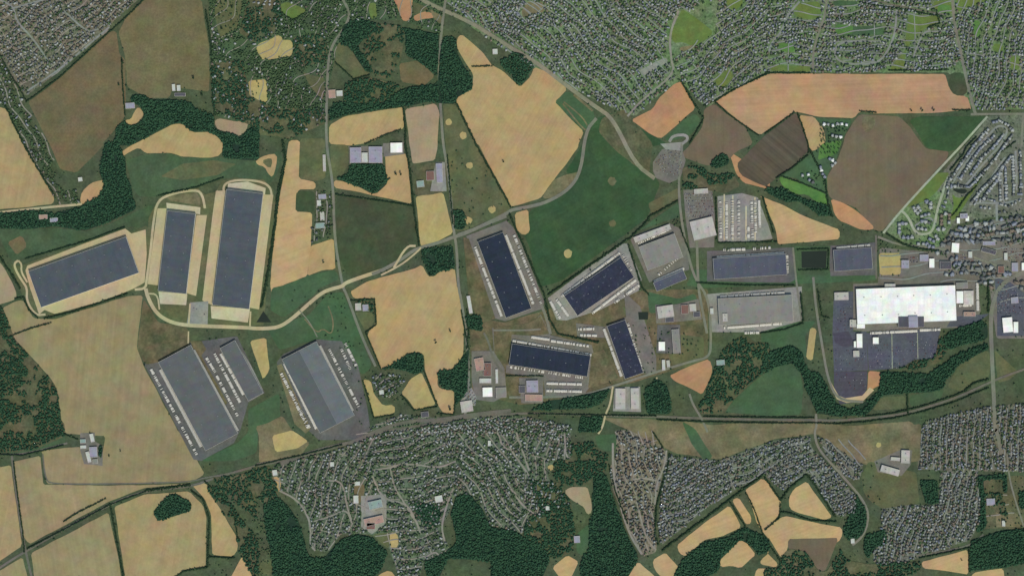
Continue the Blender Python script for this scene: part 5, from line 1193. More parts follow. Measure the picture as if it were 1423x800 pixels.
estate("X 1290,350 1306,338 1330,316 1375,306 1430,300 1430,420 1385,420 1375,395 1222,388 1222,350", 5, 15, 7, (0, 0, 1, 3, 2, 3, 4), M_str, 'narrow grey streets of the eastern business area', 2.0, 120, .95, .8, sc=2.0)
estate("P 1180,330 1330,340 1380,470 1200,520", 10, 15, 6.5, (0, 1, 3, 2), M_strb, 'narrow streets at the south-east edge', 2, 90, .4, 2.0)
estate(E_VN, 62, 16, 5.5, (0, 1, 3, 2, 1, 1), M_strb, 'leafy lanes of the wooded northern village', 6.0, 90, .36, 1.6, street=1.1)
estate("A 20,320 100,500 150,590 220,720 290,791 E 330,60 250,150 340,250 430,250 440,330 320,345 300,300 170,70 A 130,791 40,590 -10,570 -10,330", -60, 14, 6.5, (0, 1, 3, 2, 4), M_strb, 'leafy lane of the village at the western valley', 2, 90, .5, 3.5)
estate("C 0,-20 250,-20 C 600,560 B 1423,230 1290,150".replace('C 600,560 ', ''), -35, 12, 5, COOL, M_str, 'narrow streets just below the highway at the top', 2, 90, .7, 1.5)
estate("d 190,110 330,90 470,130 460,200 380,300 260,300 230,200", 20, 12, 5, (0, 1, 3, 4), M_strb, 'lanes of the farm hamlet by the railway', 2, 60, .6, 2.0)
estate("F 320,250 430,260 430,500 310,540", 85, 14, 6.5, (0, 1, 3, 4), M_strb, 'yards of the farm strip beside the western lane', 1, 60, .5, 2.2)
V, F, M, T = merge(HOUSE, houses)
tag(link('houses', raw_mesh('houses', V, F, [M_hwall]+M_hroof, M)), 'densely packed small houses of the estates, villages and town', 'houses', kind='stuff')
print('houses', len(houses))

# ------------------------------------------------------------------ woods
def inpoly_points(P, step, jit=.45):
    xs = [p[0] for p in P]; ys = [p[1] for p in P]
    gx, gy = np.meshgrid(np.arange(min(xs), max(xs), step), np.arange(min(ys), max(ys), step))
    gx = gx.ravel() + rng.uniform(-jit, jit, gx.size)*step; gy = gy.ravel() + rng.uniform(-jit, jit, gy.size)*step
    ok = inside(gx, gy, P) & (gx > -15) & (gx < W+15) & (gy > -15) & (gy < H+15)
    return gx[ok], gy[ok]
n_crown = 0
def crowns(name, X, Y, Rm, m, label, cat, kind, group=None, tm=None, zs=1.15, own=None):
    """crowns at photo pixels X, Y with radius Rm metres, each on a short trunk, as one mesh"""
    global n_crown
    n = len(X); n_crown += n
    if not n: return
    tm = tm or CROWNS
    T = np.zeros((n, 10))
    T[:, 0] = rng.integers(0, len(tm), n); T[:, 1] = (np.asarray(X)-W/2)*S; T[:, 2] = (H/2-np.asarray(Y))*S
    R = np.asarray(Rm); T[:, 3] = R*zs*.75; T[:, 4] = rng.uniform(0, 6.28, n); T[:, 5] = R*rng.uniform(.85, 1.15, n); T[:, 6] = R*rng.uniform(.85, 1.15, n); T[:, 7] = R*zs*rng.uniform(.75, 1.2, n)
    T[:, 9] = rng.uniform(0, 1, n)
    V, F, M, tint = merge(tm, T)
    return tag(link(name, raw_mesh(name, V, F, [m], None, tint)), label, cat, group, kind)
def wood(s, label, dens=1.0, step=2.05, floor=True, m=None):
    P = pts(s)
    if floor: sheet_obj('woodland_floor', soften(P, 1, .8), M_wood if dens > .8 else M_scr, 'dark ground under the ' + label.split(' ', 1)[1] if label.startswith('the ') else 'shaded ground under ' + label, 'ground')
    X, Y = inpoly_points(soften(P, 1, 1.7), step)
    k = (rng.random(len(X)) < dens) & (vnoise(X, Y, 22, 5)*.55+vnoise(X, Y, 7, 6)*.45 > (.2 if dens > .8 else .36))
    k &= np.array([not (0 <= int(y) < H and 0 <= int(x) < W and MASK[int(y), int(x)] in (2, 3)) for x, y in zip(X, Y)], bool)
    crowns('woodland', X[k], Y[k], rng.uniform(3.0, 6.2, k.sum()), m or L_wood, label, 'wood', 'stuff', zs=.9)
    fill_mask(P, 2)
for s, l, d in (
    ("B 1032,200 1100,200 1110,300 1150,370 1192,430 1192,490 1103,540 1095,572 960,560 810,585 610,612 490,635 408,665 403,600 440,560 540,570 700,565 800,490 900,470 1000,460 1010,300", 'large dark wood between the two north lanes and the great wheat field', 1),
    ("B 800,150 1010,190 1000,420 900,340 830,300 820,170", 'dark upright wood west of the middle lane', 1),
    ("B 480,140 560,100 640,120 690,150 590,220 560,260 640,370 640,400 600,390 520,260 460,240", 'dark wood round the olive field in the north', .95),
    ("A 720,520 800,520 815,545 1025,552 1100,610 1178,640 1175,695 1200,715 1290,738 1315,752 1380,700 1423,640 1423,800 E 1423,90 1300,85 1225,75 A 1228,791 1195,750 1145,722 1055,726 1000,676 950,680 840,735 720,800 620,800 640,700 690,660 700,690 750,690 800,640 770,580 720,570", 'wooded valley round the curved wheat field', 1),
    ("E 575,-10 650,-10 690,90 690,170 720,220 730,290 745,360 600,430 470,475 300,452 130,470 -20,465 -20,380 30,376 150,362 200,372 310,382 440,345 540,292 575,230 545,150", 'long dark valley wood west of the pasture', .97),
    ("B 1330,335 1423,300 C 0,345 0,285 60,290 120,340 128,370 80,440 40,482 B 1423,435 1370,385", 'dark wood filling the notch of the great wheat field', 1),
    ("a 298,520 550,520 572,600 582,660 490,748 360,690 190,630 300,580", 'dark wood below the grey yard', 1),
    ("I -20,90 18,112 55,210 75,278 150,358 270,492 310,548 350,800 M 360,20 200,90 60,110 -20,110", 'mixed wood down the west edge', .72),
    ("L -20,370 60,335 150,312 205,350 215,410 250,460 300,462 340,545 400,640 470,662 560,620 625,560 640,455 760,462 900,472 1000,400 1080,350 1180,312 1222,300 1232,338 1180,355 1060,425 990,505 985,548 900,572 772,575 640,590 585,670 560,695 400,705 285,690 225,560 205,470 150,412 60,432 -20,475", 'creek wood curling round the white factory', .98),
    ("L 1010,240 1080,212 1190,172 1222,200 1222,280 1100,310 1010,340 960,312", 'dark wood south-east of the white factory', .95),
    ("K 1170,330 1240,275 1290,250 1335,300 1423,300 1423,440 1330,512 1235,600 1170,690 1040,690 1030,635 1065,600 1100,500 1120,430", 'scrubby wood between the sandy field and the half-moon field', .7),
    ("K 190,625 420,580 545,550 525,600 480,645 360,662 100,672", 'dark wood strip between the wide navy warehouse and the railway', 1),
    ("K 735,560 800,490 870,560 880,690 745,692", 'dark square wood north of the railway', .95),
    ("K 380,700 510,700 490,791 370,791", 'small dark wood south of the railway', .95),
    ("N 1070,450 1100,352 1180,338 1250,430 1290,518 1423,540 O 60,570 150,600 200,650 215,700 170,800 N 1290,800 1300,710 1180,700 1060,690 1010,800 945,800 925,720 1070,640 1110,600", 'big dark wood at the bottom middle', 1),
    ("N 380,690 460,600 540,558 640,575 700,640 730,655 680,770 640,800 100,800 85,650 60,560 40,400 120,350 195,422 250,520 275,650 310,690", 'dark wood at the bottom below the western town', 1),
    ("N 870,385 1010,400 1020,460 985,525 930,512 880,440", 'round dark copse inside the southern town', 1),
    ("O 450,240 520,225 545,300 590,440 640,560 700,680 690,720 640,800 380,800 385,700 430,640 430,490 450,450", 'long dark wood west of the tapering estate', .97),
    ("O 100,260 280,280 290,330 330,375 345,490 355,560 330,660 240,700 170,640 60,560 100,480 160,440", 'mixed wood east of the southern town', .8),
    ("O 240,160 330,150 340,60 460,60 480,110 540,120 520,220 450,235 400,295 280,290 230,240", 'light green trees round the sports ground', .8),
    ("O 955,690 1060,602 1180,580 1290,520 1345,545 1423,600 1423,650 1355,680 1340,640 1260,590 1150,695 1150,752 1060,800 890,800 930,715", 'dark wood among the southern wheat strips', .97),
    ("P 430,525 490,400 500,330 550,425 560,500 540,560 470,605 430,562", 'dark wood between the winding road and the wheat', 1),
    ("P 545,570 660,530 665,620 590,640 570,705 540,645", 'dark wood west of the dense south-eastern estate', 1),
    ("P 845,262 948,262 955,390 885,398", 'square dark copse in the south-eastern estate', 1),
    ("P 1165,240 1330,228 1332,332 1310,332 1305,255 1200,262 1215,520 1160,560 1185,400", 'dark hedge-wood round the south-eastern corner plots', .95),
    ("P 1390,330 1430,320 1430,420 1400,422", 'small dark wood on the right edge', 1),
    ("P 1130,590 1300,540 1430,525 1430,720 1318,742 1120,765", 'dark wood in the south-east corner', .95),
    ("P 85,690 130,640 225,655 290,757 335,768 420,640 440,700 560,725 660,725 855,712 860,750 760,800 -10,800 0,745 80,740", 'brownish mixed wood at the bottom right', .7),
    ("x 55,600 200,588 300,645 440,695 540,722 575,800 470,800 380,725 300,685 240,705 130,655", 'dark wood below the vivid green strip', .95),
    ("J 860,350 920,358 927,450 880,480 830,455 760,440 692,448 760,412", 'dark copse at the south edge of the big wheat field', 1),
    ("J 1000,450 1080,450 1145,370 1172,330 1165,560 1100,650 1095,560 1035,560 1005,510", 'dark wood beside the middle lane', .97),
    ("F 912,572 1085,560 1097,682 1010,702 968,735 940,700", 'wooded garden at the main road junction', .85),
    ("F 1090,360 1150,370 1150,470 1092,470", 'small wood above the main road junction', 1),
    ("M 845,430 925,342 970,335 1000,360 1050,380 1052,430 862,488", 'dark copse at the top of the bright wheat field', 1),
    ("G 940,130 1050,120 1090,170 1220,160 1260,230 1180,270 1100,260 1040,240 950,250", 'green trees round the gravel yard and the storage yards', .8),
    ("G 1090,120 1130,62 1185,50 1200,110 1130,130", 'dark clump at the edge of the ploughed field', 1),
    ("M 1130,300 1200,290 1300,440 1423,600 1423,800 1390,800 1310,640 1300,560", 'mixed wood at the western edge of the southern town', .7),
    ("N -20,190 80,190 130,330 120,380 40,400 -20,300", 'wood west of the southern town', .8),
    ("M 1160,250 1330,230 1423,210 N 80,180 60,300 -10,280 M 1423,480 1300,400 1200,290", 'brownish scrub wood south of the railway', .55),
    ("s 830,570 850,400 900,520 850,600 700,650 600,640 700,580", 'small trees at the south-east corner of the car park', .7),
    ("L 640,455 930,405 990,330 960,310 910,420 760,430 640,450", 'trees along the south edge of the factory grounds', .8),
    ("P 1210,340 1300,330 1340,470 1270,440", 'scattered trees at the south-eastern depot', .35),
    ("X 292,88 338,84 346,132 380,150 450,152 452,172 400,194 330,168 297,150", 'dark tree clumps in the south of the wooded northern village', .62),
    ("X 345,-5 388,-5 392,20 380,48 356,60 332,46", 'dark tree clumps in the north of the wooded northern village', .62),
    ("X 408,52 452,46 455,86 424,92 410,80", 'dark tree clumps in the east of the wooded northern village', .62),
    ("B 640,130 800,140 820,180 800,330 720,440 640,400 590,260", 'leafy gardens between two dark northern woods', .5),
    ("B 640,430 800,470 700,560 540,570 480,560 500,450 630,420", 'dark trees south of the olive field in the north', .8),
    ("J 560,60 650,70 650,130 545,120", 'trees round the farm in the big wheat field', .5),
    ("J 1150,150 1240,150 1250,240 1160,220", 'green trees beside the middle lane', .9),
    ("e 640,340 715,330 715,430 690,540 650,430", 'clump of trees beside the pale farm', 1),
    ("M -20,60 60,10 100,-40 200,-60 350,-60 360,0 200,60 60,110 -20,100", 'trees and scrub at the south-western paddocks', .45),
): wood(s, l, d)

# ------------------------------------------------------------------ hedgerows, one thing each
def hedge(s, w, label, tight=1.25):
    P = along(pts(s), tight)
    X, Y, R = [], [], []
    for x, y, a in P:
        for k in range(max(1, int(round(w/1.6)))):
            o = random.uniform(-.5, .5)*max(0, w-1.4)
            X.append(x + math.sin(a)*o + random.uniform(-.4, .4)); Y.append(y + math.cos(a)*o + random.uniform(-.4, .4)); R.append(random.uniform(2.7, 4.2))
    k = list(range(len(X)))
    o = crowns('hedgerow', np.array(X)[k], np.array(Y)[k], np.array(R)[k], L_hedge, label, 'hedge', None)
for s, w, l in (
    ("A 145,560 330,425 560,215 700,90 790,0", 1.8, 'hedgerow along the south-east side of the north-western estate'),
    ("A -20,270 60,415 110,490 145,560", 2.2, 'hedgerow down the south-west side of the north-western estate'),
    ("A 30,585 130,791 E 175,80 300,290", 3.2, 'dark hedgerow on the east side of the western wheat field'),
    ("A 668,320 675,480 688,640", 1.6, 'hedgerow between the two brown fields'),
    ("A 1130,60 1160,250 1172,520 1180,640", 2.6, 'hedgerow on the east side of the large brown field'),
    ("B 812,590 825,720 F 822,0 850,150 868,335 900,560", 3.2, 'tall dark hedgerow running down past the square white roof'),
    ("B 1098,555 1215,800 F 1210,0 1402,345", 3.0, 'dark hedgerow down the south-west side of the great wheat field'),
    ("F 440,278 700,315 862,340", 1.8, 'hedgerow along the top of the large dark green crop field'),
    ("F 150,-20 165,90 130,250 100,500 55,791 J 30,110", 4.5, 'broad hedgerow between the tallest warehouse and the long wheat strip'),
    ("B 1190,367 1300,364", 1.6, 'short hedge jutting into the great wheat field'),
    ("C 935,445 1005,570 1030,600", 2.6, 'hedgerow on the east side of the bare orange field'),
    ("C 1060,580 1130,550 1250,480 1423,400 D 0,402 250,402", 2.2, 'hedgerow along the top of the long bare orange field'),
    ("C 1120,560 1200,632 1300,705 1360,745", 2.4, 'hedgerow between ploughed brown and long orange fields'),
    ("C 1035,620 1060,650 980,790", 2.4, 'hedgerow beside the green strip and the ploughed field'),
    ("D 0,735 90,672 160,618", 2.4, 'hedgerow on the north-west side of the striped field'),
    ("D 178,622 205,690 237,795 H 240,50", 2.4, 'hedgerow on the north-east side of the striped field'),
    ("H 235,62 150,132 60,190", 2.6, 'hedgerow on the south-east side of the striped field'),
    ("D 520,612 612,618", 2.2, 'short dark hedge at the top of the great ploughed field'),
    ("D 1032,606 1128,606", 2.4, 'short dark hedge at the east end of the long orange field'),
    ("D 680,388 1010,385", 1.8, 'hedge behind the houses above the long orange field'),
    ("H 240,20 275,90 330,200 345,320 370,400", 3.0, 'dark hedgerow on the west side of the great ploughed field'),
    ("H 80,175 200,215 330,270", 1.8, 'dark hedge above the vivid green strip'),
    ("b 350,10 480,310 600,590 640,780", 3.0, 'hedgerow between the darkest warehouse and the dark green field'),
    ("b 630,590 900,400 1220,180 1342,60 G 760,400 920,310", 3.2, 'dark hedgerow on the south-east side of the dark green field'),
    ("G 645,555 720,790 K 760,40", 2.6, 'hedgerow between the tilted navy warehouse and the stone-grey one'),
    ("G 930,460 985,600", 2.4, 'hedgerow east of the stone-grey slanted warehouse'),
    ("t 1290,300 1390,640", 2.6, 'hedgerow on the west side of the tan field above the indigo roofs'),
    ("t 870,728 1423,718", 2.2, 'hedgerow along the south of the striped trailer yard'),
    ("t 845,300 855,720", 1.8, 'hedge between storage yard and striped trailer yard'),
    ("K 95,690 500,698 800,702", 1.6, 'dark hedge along the north of the railway in the centre'),
    ("K 800,722 1060,734 L 0,740 275,740 400,745 540,735 700,715 860,680 1040,625 1230,545", 1.9, 'dark hedge along the south of the railway in the east'),
    ("K 1060,705 L 0,710 272,712", 1.5, 'dark hedge along the north of the railway by the half-moon field'),
    ("L 1100,560 1150,520 1230,500", 3.2, 'dark trees above the railway at the eastern road'),
    ("L 540,705 700,688 860,650 1040,590 1110,560", 2.0, 'dark hedge along the north of the railway bend'),
    ("L 780,575 786,690", 2.6, 'upright hedge between the two railway paddocks'),
    ("M 605,395 635,560 680,800", 2.8, 'dark hedgerow between the dull and the bright wheat field'),
    ("M 1050,322 1115,370 1150,470 1140,740 1010,762 960,800", 2.6, 'dark green hedgerow curving round the bright wheat field'),
    ("M 800,322 930,305 1045,290", 4, 'thick trees along the railway above the bright wheat field'),
    ("M 150,640 380,520 600,400 800,325", 1.5, 'thin hedge along the railway through the south-western wheat'),
    ("M 350,490 440,435 580,365", 1.3, 'broken thin hedge north of the railway'),
    ("M 75,160 95,330 125,540 135,660", 1.5, 'thin hedge along the south-western farm lane'),
    ("M 0,122 120,128 240,100 350,72", 1.6, 'dark hedge along the lane to the pale farm'),
    ("M 160,45 260,25 350,10 430,40", 1.8, 'dark hedge along the paddocks near the pale farm'),
    ("M 1125,270 1280,420 1310,600", 1.8, 'dark hedge on the east side of the narrowing wheat strip'),
    ("M 1150,685 1290,690", 1.8, 'dark hedge at the foot of the narrowing wheat strip'),
    ("N 0,185 140,152 250,128 480,68", 1.4, 'dark hedge along the railway below the oval plot'),
    ("I 75,258 160,225 285,190", 1.5, 'thin hedge crossing the top of the huge stubble field'),
    ("I 245,168 400,132 540,85 700,32", 3.0, 'olive hedge along the south of the slanted western warehouse'),
    ("I 85,60 130,50 160,120 210,165", 2.6, 'hedge at the south-west corner of the slanted western warehouse'),
    ("E 0,620 80,740 110,791", 2.8, 'hedge on the west side of the slanted western warehouse'),
    ("E 140,630 470,535 690,455", 1.6, 'thin hedge along the north of the slanted western warehouse'),
    ("E 870,285 1080,238 1230,185", 2.0, 'thin hedge along the south of the valley pasture'),
    ("J 525,70 655,62 665,200 605,245 690,445", 1.6, 'hedge round the farm corner of the big wheat field'),
    ("J 925,455 1000,645", 2.4, 'dark hedge between the yellow square and the wheat'),
    ("J 590,510 620,600 650,712 760,695", 2.4, 'dark hedge round the hooked yellow field'),
    ("J 805,590 870,672 1000,650", 1.8, 'dark hedge round the south of the yellow square'),
    ("J 1000,690 1090,695 1100,600", 1.8, 'dark hedge at the south tip of the big wheat field'),
    ("J 1130,120 1170,330", 1.6, 'thin hedge along the middle lane by the big wheat field'),
    ("F 1055,60 1070,250 1085,440", 2.2, 'dark hedge along the middle lane by the sandy rings'),
    ("F 640,275 720,200 740,190", 1.5, 'scrubby edge below the pond wood'),
    ("B 600,791 640,775 720,740 800,712", 1.8, 'hedge along the south of the wheat field by the dark wood'),
    ("B 408,660 490,632 610,608 810,585", 2.0, 'dark hedge along the north edge of that wheat field by the wood'),
    ("B 120,-10 130,60 200,115 260,85", 2.2, 'dark hedge round the bright green paddock'),
    ("B 440,345 500,400 540,438 630,412", 1.8, 'dark hedge round the foot of the olive field'),
    ("O 830,650 960,550 1060,480 1240,340 1390,232", 3.2, 'dark hedgerow between the slanting estate and the wheat fields'),
    ("O 1205,385 1250,460 1290,520", 2.4, 'dark hedgerow west of the thin wheat strip'),
    ("O 1290,330 1340,430 1385,560 1423,620", 2.2, 'dark hedgerow east of the thin wheat strip'),
    ("P 0,250 85,375 140,300 225,232 270,280 385,465", 3.0, 'dark hedgerow round the teardrop wheat field'),
    ("P 85,440 120,440 250,485 390,490", 2.6, 'dark hedgerow below the teardrop wheat field'),
    ("P 85,390 80,470 0,535", 2.0, 'dark hedgerow between rounded and hooked wheat fields'),
    ("P 0,600 40,640 88,715", 2.4, 'dark hedgerow south-west of the hooked wheat field'),
    ("P 850,690 1130,632", 2.2, 'dark hedgerow above the south-eastern wheat field'),
    ("P 1120,650 1125,770", 2.2, 'dark hedgerow east of the south-eastern wheat field'),
    ("D 940,60 960,130 900,150", 1.6, 'short hedge by the yellow slanted green'),
    ("D 520,15 700,45 980,95", 1.5, 'hedge along the lane at the top of the estates'),
    ("O 540,180 575,330 640,500", 2.4, 'dark hedge along the west side of the tapering estate'),
    ("O 870,120 860,200 800,400 790,560 810,620", 2.8, 'dark hedge between tapering and slanting estates'),
    ("O 780,0 840,90", 2.0, 'short dark hedge north of the tapering estate'),
    ("r 90,600 250,700 400,740 590,760", 2.6, 'dark hedge along the south of the looping estate'),
    ("r 960,130 860,230 780,350 720,420", 2.4, 'winding hedge in the olive green strip of the looping estate'),
    ("q 960,280 860,380 830,450 700,610", 1.8, 'hedge between the pale track and the looping estate'),
    ("q 1340,330 1180,440 1060,600 960,740", 2.2, 'hedge along the east side of the loop'),
    ("s 30,110 60,290 110,300", 2.2, 'hedge west of the factory yards'),
    ("s 1180,40 1180,260", 4.0, 'dark trees between the factory and the eastern road'),
    ("H 180,580 350,575", 1.6, 'hedge north of the dark square pond'),
    ("H 350,580 345,690 180,692", 1.6, 'hedge south and east of the dark square pond'),
    ("u 560,300 900,320 1330,320", 1.5, 'hedge between long indigo roof and wide stone-grey warehouse'),
    ("u 1380,380 1400,600", 3.0, 'dark trees east of the wide stone-grey warehouse'),
    ("u 1060,700 1250,670 1400,620", 1.6, 'thin hedge south of the wide stone-grey warehouse'),
    ("v 800,90 860,200 1000,230 1200,270", 3.2, 'dark hedge between the tilted and the wide navy warehouse'),
    ("v 440,545 740,545", 1.4, 'dark hedge south of the wide navy warehouse'),
    ("v 110,0 130,150 110,330", 2.0, 'hedge beside the middle lane opposite the works'),
): hedge(s, w, l)

# ------------------------------------------------------------------ single trees: a crown on a tapered trunk with limbs
def trunk_mesh():
    bm = bmesh.new()
    def limb(a, b, r0, r1, n=6):
        a, b = Vector(a), Vector(b); q = (b-a).to_track_quat('Z', 'Y'); ring = []
        for p, r in ((a, r0), (b, r1)): ring.append([bm.verts.new(p + q @ Vector((r*math.cos(i*6.283/n), r*math.sin(i*6.283/n), 0))) for i in range(n)])
        for i in range(n): bm.faces.new((ring[0][i], ring[0][(i+1) % n], ring[1][(i+1) % n], ring[1][i]))
    limb((0, 0, 0), (0, 0, 3.4), .42, .3); limb((0, 0, 3.3), (1.4, .5, 6), .22, .1); limb((0, 0, 3.3), (-1.1, .9, 6.2), .22, .1); limb((0, 0, 3.2), (.1, -1.4, 6), .2, .08)
    me = bpy.data.meshes.new('trunk'); bm.to_mesh(me); bm.free(); me.materials.append(M_bark); return me
TRUNK = trunk_mesh()
def crown_mesh(i, m):
    r = random.Random(50+i); VV, FF = [], []; off = 0
    for k in range(9):                                    # leaf clumps spread through the crown
        V, F, _ = CROWNS[(i+k) % 8]
        c = np.array([r.uniform(-2.6, 2.6), r.uniform(-2.6, 2.6), 5.5 + r.uniform(0, 4.2)]) if k else np.array([0, 0, 6.5])
        c[:2] *= 1 - max(0, c[2]-7.5)/6
        VV.append(V*r.uniform(1.5, 2.5)*(1 if k else 1.3) + c); FF.append(F+off); off += len(V)
    return raw_mesh('crown', np.concatenate(VV), np.concatenate(FF), [m])
CM = {('s', i): crown_mesh(i, L_sub) for i in range(6)}; CM.update({('h', i): crown_mesh(i+6, L_hedge) for i in range(6)})
n_tree = 0
def tree(x, y, sc, label, group=None, kind='s'):
    global n_tree; n_tree += 1
    X, Y = wx((x, y))
    t = tag(bpy.data.objects.new('tree', None), label, 'tree', group); col.objects.link(t)
    t.location = (X, Y, zat(x, y)); t.rotation_euler.z = random.uniform(0, 6.28); t.scale = (sc, sc, sc*random.uniform(.85, 1.15))
    link('trunk', TRUNK, t); link('crown', CM[kind, random.randrange(6)], t)
for s, sc, l in (
    ("J 1070,235", 1.2, 'lone tree in the east of the big wheat field'), ("J 990,298", 1.5, 'larger lone tree in the south of the big wheat field'),
    ("F 1362,98", 1.2, 'lone tree in the south of the great wheat field'), ("O 968,672", 1.3, 'tree at the west corner of the long slanting wheat strip'),
    ("d 828,388", 1.6, 'lone tree at the south tip of the big wheat field'), ("D 802,610", 1.1, 'westernmost of the three trees along the foot of the long orange field'),
    ("D 862,608", 1.3, 'middle one of the three trees along the foot of the long orange field'), ("D 925,605", 1.5, 'easternmost of the three trees along the foot of the long orange field'),
    ("F 770,165", 1.5, 'left tree of the dark pair in the wheat beside the pond wood'), ("F 800,167", 1.5, 'right tree of the dark pair in the wheat beside the pond wood'),
    ("A 1062,430", 1.4, 'dark tree at the foot of the large brown field'), ("A 1205,85", 1.3, 'dark tree at the top of the paddock right of the brown field'),
    ("A 1215,18", 1.3, 'dark tree on the top edge right of the brown field'), ("A 1275,45", 1.4, 'dark tree in the middle of the top paddock'),
    ("A 1220,160", 1.4, 'dark tree at the foot of the top paddock'), ("A 675,345", 1.6, 'dark round tree at the gap between the two brown fields'),
    ("A 655,465", 1.3, 'tree on the east side of the falling brown field'), ("A 1110,520", 1.5, 'tree in the corner below the large brown field'),
    ("F 960,720", 1.3, 'dark tree at the point of the wooded garden'), ("F 375,650", 1.3, 'upright dark tree in the short wheat strip'),
    ("u 705,112", 1.0, 'small dark tree at the corner of the long indigo roof'), ("b 932,415", 1.0, 'small dark tree at the edge of the dark green field'),
    ("e 1000,415", .9, 'right one of the small bushes-like trees east of the pale farm'), ("e 820,490", .9, 'small tree just east of the pale farm yard'),
    ("e 515,125", .7, 'little tree at the top of the pale farm'), ("M 600,130", .9, 'little tree on the faint path east of the pale farm'),
    ("I 795,425", 1.0, 'small tree at the north corner of the stubble field edge'), ("K 545,520", 1.0, 'pale small tree at the junction by the narrow navy warehouse'),
    ("P 1320,490", 1.2, 'dark tree beside the white tank house at the depot'), ("P 1080,700", .9, 'small tree in the south-eastern wheat field'),
): (x, y), = pts(s); tree(x, y, sc, l, None, 'h')
def trees_in(s, step, label, group, sc=(.6, .9), p=1.0, cap=200):
    P = pts(s); X, Y = inpoly_points(P, step); n = 0
    for x, y in zip(X, Y):
        if n < cap and free(x, y, 0, 2) and random.random() < p:
            tree(x, y, random.uniform(*sc), label, group); n += 1
            ix, iy = int(x), int(y)
            if 0 <= ix < W and 0 <= iy < H: MASK[iy, ix] = 2
trees_in("q 680,700 830,450 1100,150 1300,160 1320,280 1150,520 940,760 700,780", 7.2, 'small green tree between the houses inside the loop of the looping estate', 'garden trees inside the loop', cap=110)
trees_in("r 190,480 420,300 600,280 700,400 690,520 640,660 520,740 400,720 250,660 190,620", 6.5, 'small green tree between the crescent apartment blocks', 'trees of the crescent', cap=80)
trees_in("x 480,110 700,120 640,240 560,470 510,560 340,520 430,400 470,280", 4.6, 'dark green tree among the houses of the bright farm hamlet', 'trees of the bright farm hamlet', (.8, 1.1), cap=60)
print('single trees', n_tree)

# ------------------------------------------------------------------ the many other trees
gx = np.array([g[0] for g in gtrees]); gy = np.array([g[1] for g in gtrees]); gr = np.array([g[2] for g in gtrees])
def scatter(s, step, r=(2.4, 4.6), p=1.0, lim=1):
    global gx, gy, gr
    X, Y = inpoly_points(pts(s), step)
    k = np.array([free(x, y, 0, lim) for x, y in zip(X, Y)], bool) & (rng.random(len(X)) < p*np.clip(3.2*(vnoise(X, Y, 16, 3)*.6+vnoise(X, Y, 6, 4)*.4)-.75, .04, 1.5))
    gx = np.concatenate([gx, X[k]]); gy = np.concatenate([gy, Y[k]]); gr = np.concatenate([gr, rng.uniform(r[0], r[1], k.sum())])
scatter("X -8,-8 1431,-8 1431,808 -8,808", 8.5, p=.35)
scatter(E_VN, 2.9, (2.6, 5.2), p=.8)
scatter("F 1060,20 1200,20 1390,360 1160,470 1090,470", 7, p=.45, lim=2); scatter("A 1170,0 1423,0 1423,640 1180,630", 4.5, p=.6, lim=2)
scatter("B 280,40 420,40 480,240 300,300 210,280 220,120", 3.6, p=.6); scatter("B 60,330 400,340 390,650 60,640", 4.2, p=.55)
scatter("J 620,455 760,450 830,470 800,640 660,560", 4.6, p=.6, lim=2); scatter("d 20,-20 240,200 200,600 100,640", 8, p=.4, lim=2)
scatter("F 330,250 430,250 430,500 320,540", 4, p=.5); scatter("x 320,340 460,400 520,600 340,540", 3.6, p=.6, lim=2)
scatter("K 640,180 1060,250 1060,400 760,480 640,400", 6.5, p=.5, lim=2); scatter("L 640,600 1240,340 1240,520 1100,560", 16, p=.3, lim=2)
scatter("P 1180,250 1423,240 1423,530 1200,530", 5, p=.5, lim=2); scatter("P 480,200 640,160 640,420 520,350", 7, p=.4, lim=2)
scatter("E 230,-10 330,250 300,300 420,320 440,250 340,250 270,170 200,60", 3.6, p=.7); scatter("A 20,300 130,560 220,740 290,791 190,791 100,600", 4, p=.6)
scatter("J 130,0 500,20 640,430 560,460 400,300 250,150", 7, p=.35, lim=2); scatter("C 430,560 640,640 780,800 560,640", 6, p=.35, lim=2)
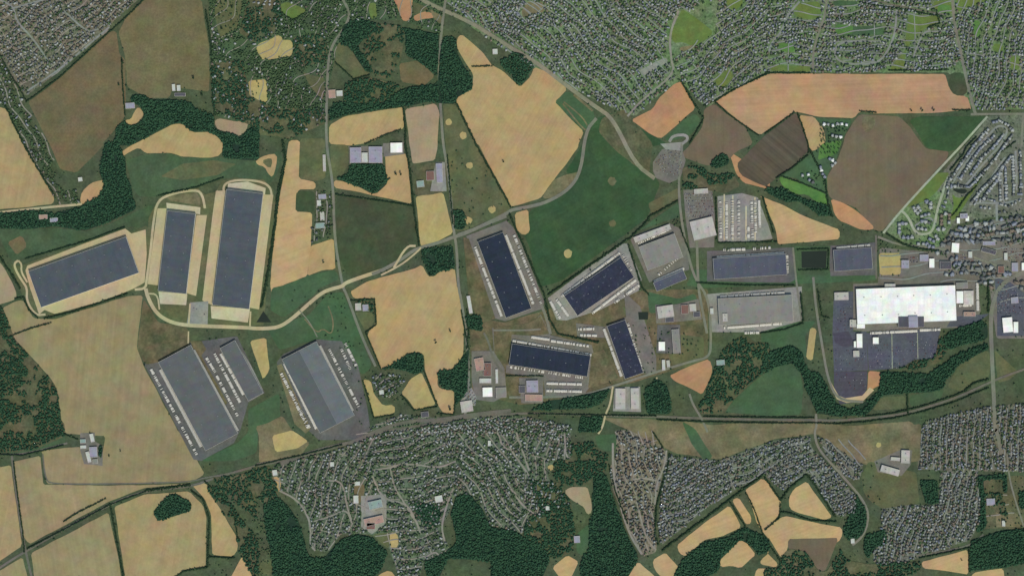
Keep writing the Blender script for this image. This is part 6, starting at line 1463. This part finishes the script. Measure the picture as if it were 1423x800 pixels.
scatter("G 770,420 940,400 930,470 880,440 790,450", 4.5, p=.7, lim=2); scatter("H 610,480 1000,570 760,560 620,600", 4, p=.6)
scatter("H 1100,420 1423,340 1423,560 1100,540", 5, p=.55); scatter("s 1100,330 1190,300 1190,480 930,520 900,430", 4, p=.6, lim=2)
scatter("N -20,330 60,400 90,640 60,791 -20,791", 4, p=.55, lim=2); scatter("X 640,440 662,440 668,520 660,560 642,545", 4.5, p=.6)
k = np.array([not (0 <= int(y) < H and 0 <= int(x) < W and MASK[int(y), int(x)] >= 2) for x, y in zip(gx, gy)], bool)
crowns('scattered_trees', gx[k], gy[k], gr[k], L_sub, 'countless small green trees of gardens, verges and scrub across the whole district', 'trees', 'stuff')
print('crowns', n_crown)

# ------------------------------------------------------------------ light, sky, camera
AZ, EL = 158, 50
w = bpy.data.worlds.new('World'); scene.world = w; w.use_nodes = True
nt = w.node_tree; bg = nt.nodes['Background']; sky = nt.nodes.new('ShaderNodeTexSky'); sky.sky_type = 'NISHITA'; sky.sun_disc = False
sky.sun_elevation = math.radians(EL); sky.sun_rotation = math.radians(AZ)
nt.links.new(sky.outputs[0], bg.inputs[0]); bg.inputs[1].default_value = 0.15
sun = bpy.data.lights.new('sun', 'SUN'); sun.energy = 3.0; sun.angle = math.radians(.5); sun.color = (1, .96, .9)
so = bpy.data.objects.new('sun', sun); col.objects.link(so)
d = Vector((math.sin(math.radians(AZ))*math.cos(math.radians(EL)), math.cos(math.radians(AZ))*math.cos(math.radians(EL)), math.sin(math.radians(EL))))
so.rotation_euler = d.to_track_quat('Z', 'Y').to_euler(); so.location = d*5000
cam = bpy.data.cameras.new('camera'); co = bpy.data.objects.new('camera', cam); col.objects.link(co)
HC = 9000.0
co.location = (0, 0, HC); co.rotation_euler = (0, 0, 0)
cam.sensor_width = 36; cam.sensor_fit = 'HORIZONTAL'; cam.lens = 36*HC/(W*S); cam.clip_start = 10; cam.clip_end = 60000
scene.camera = co
vs = scene.view_settings; vs.view_transform = 'Standard'; vs.look = 'None'; vs.exposure = 0.30; vs.gamma = 1
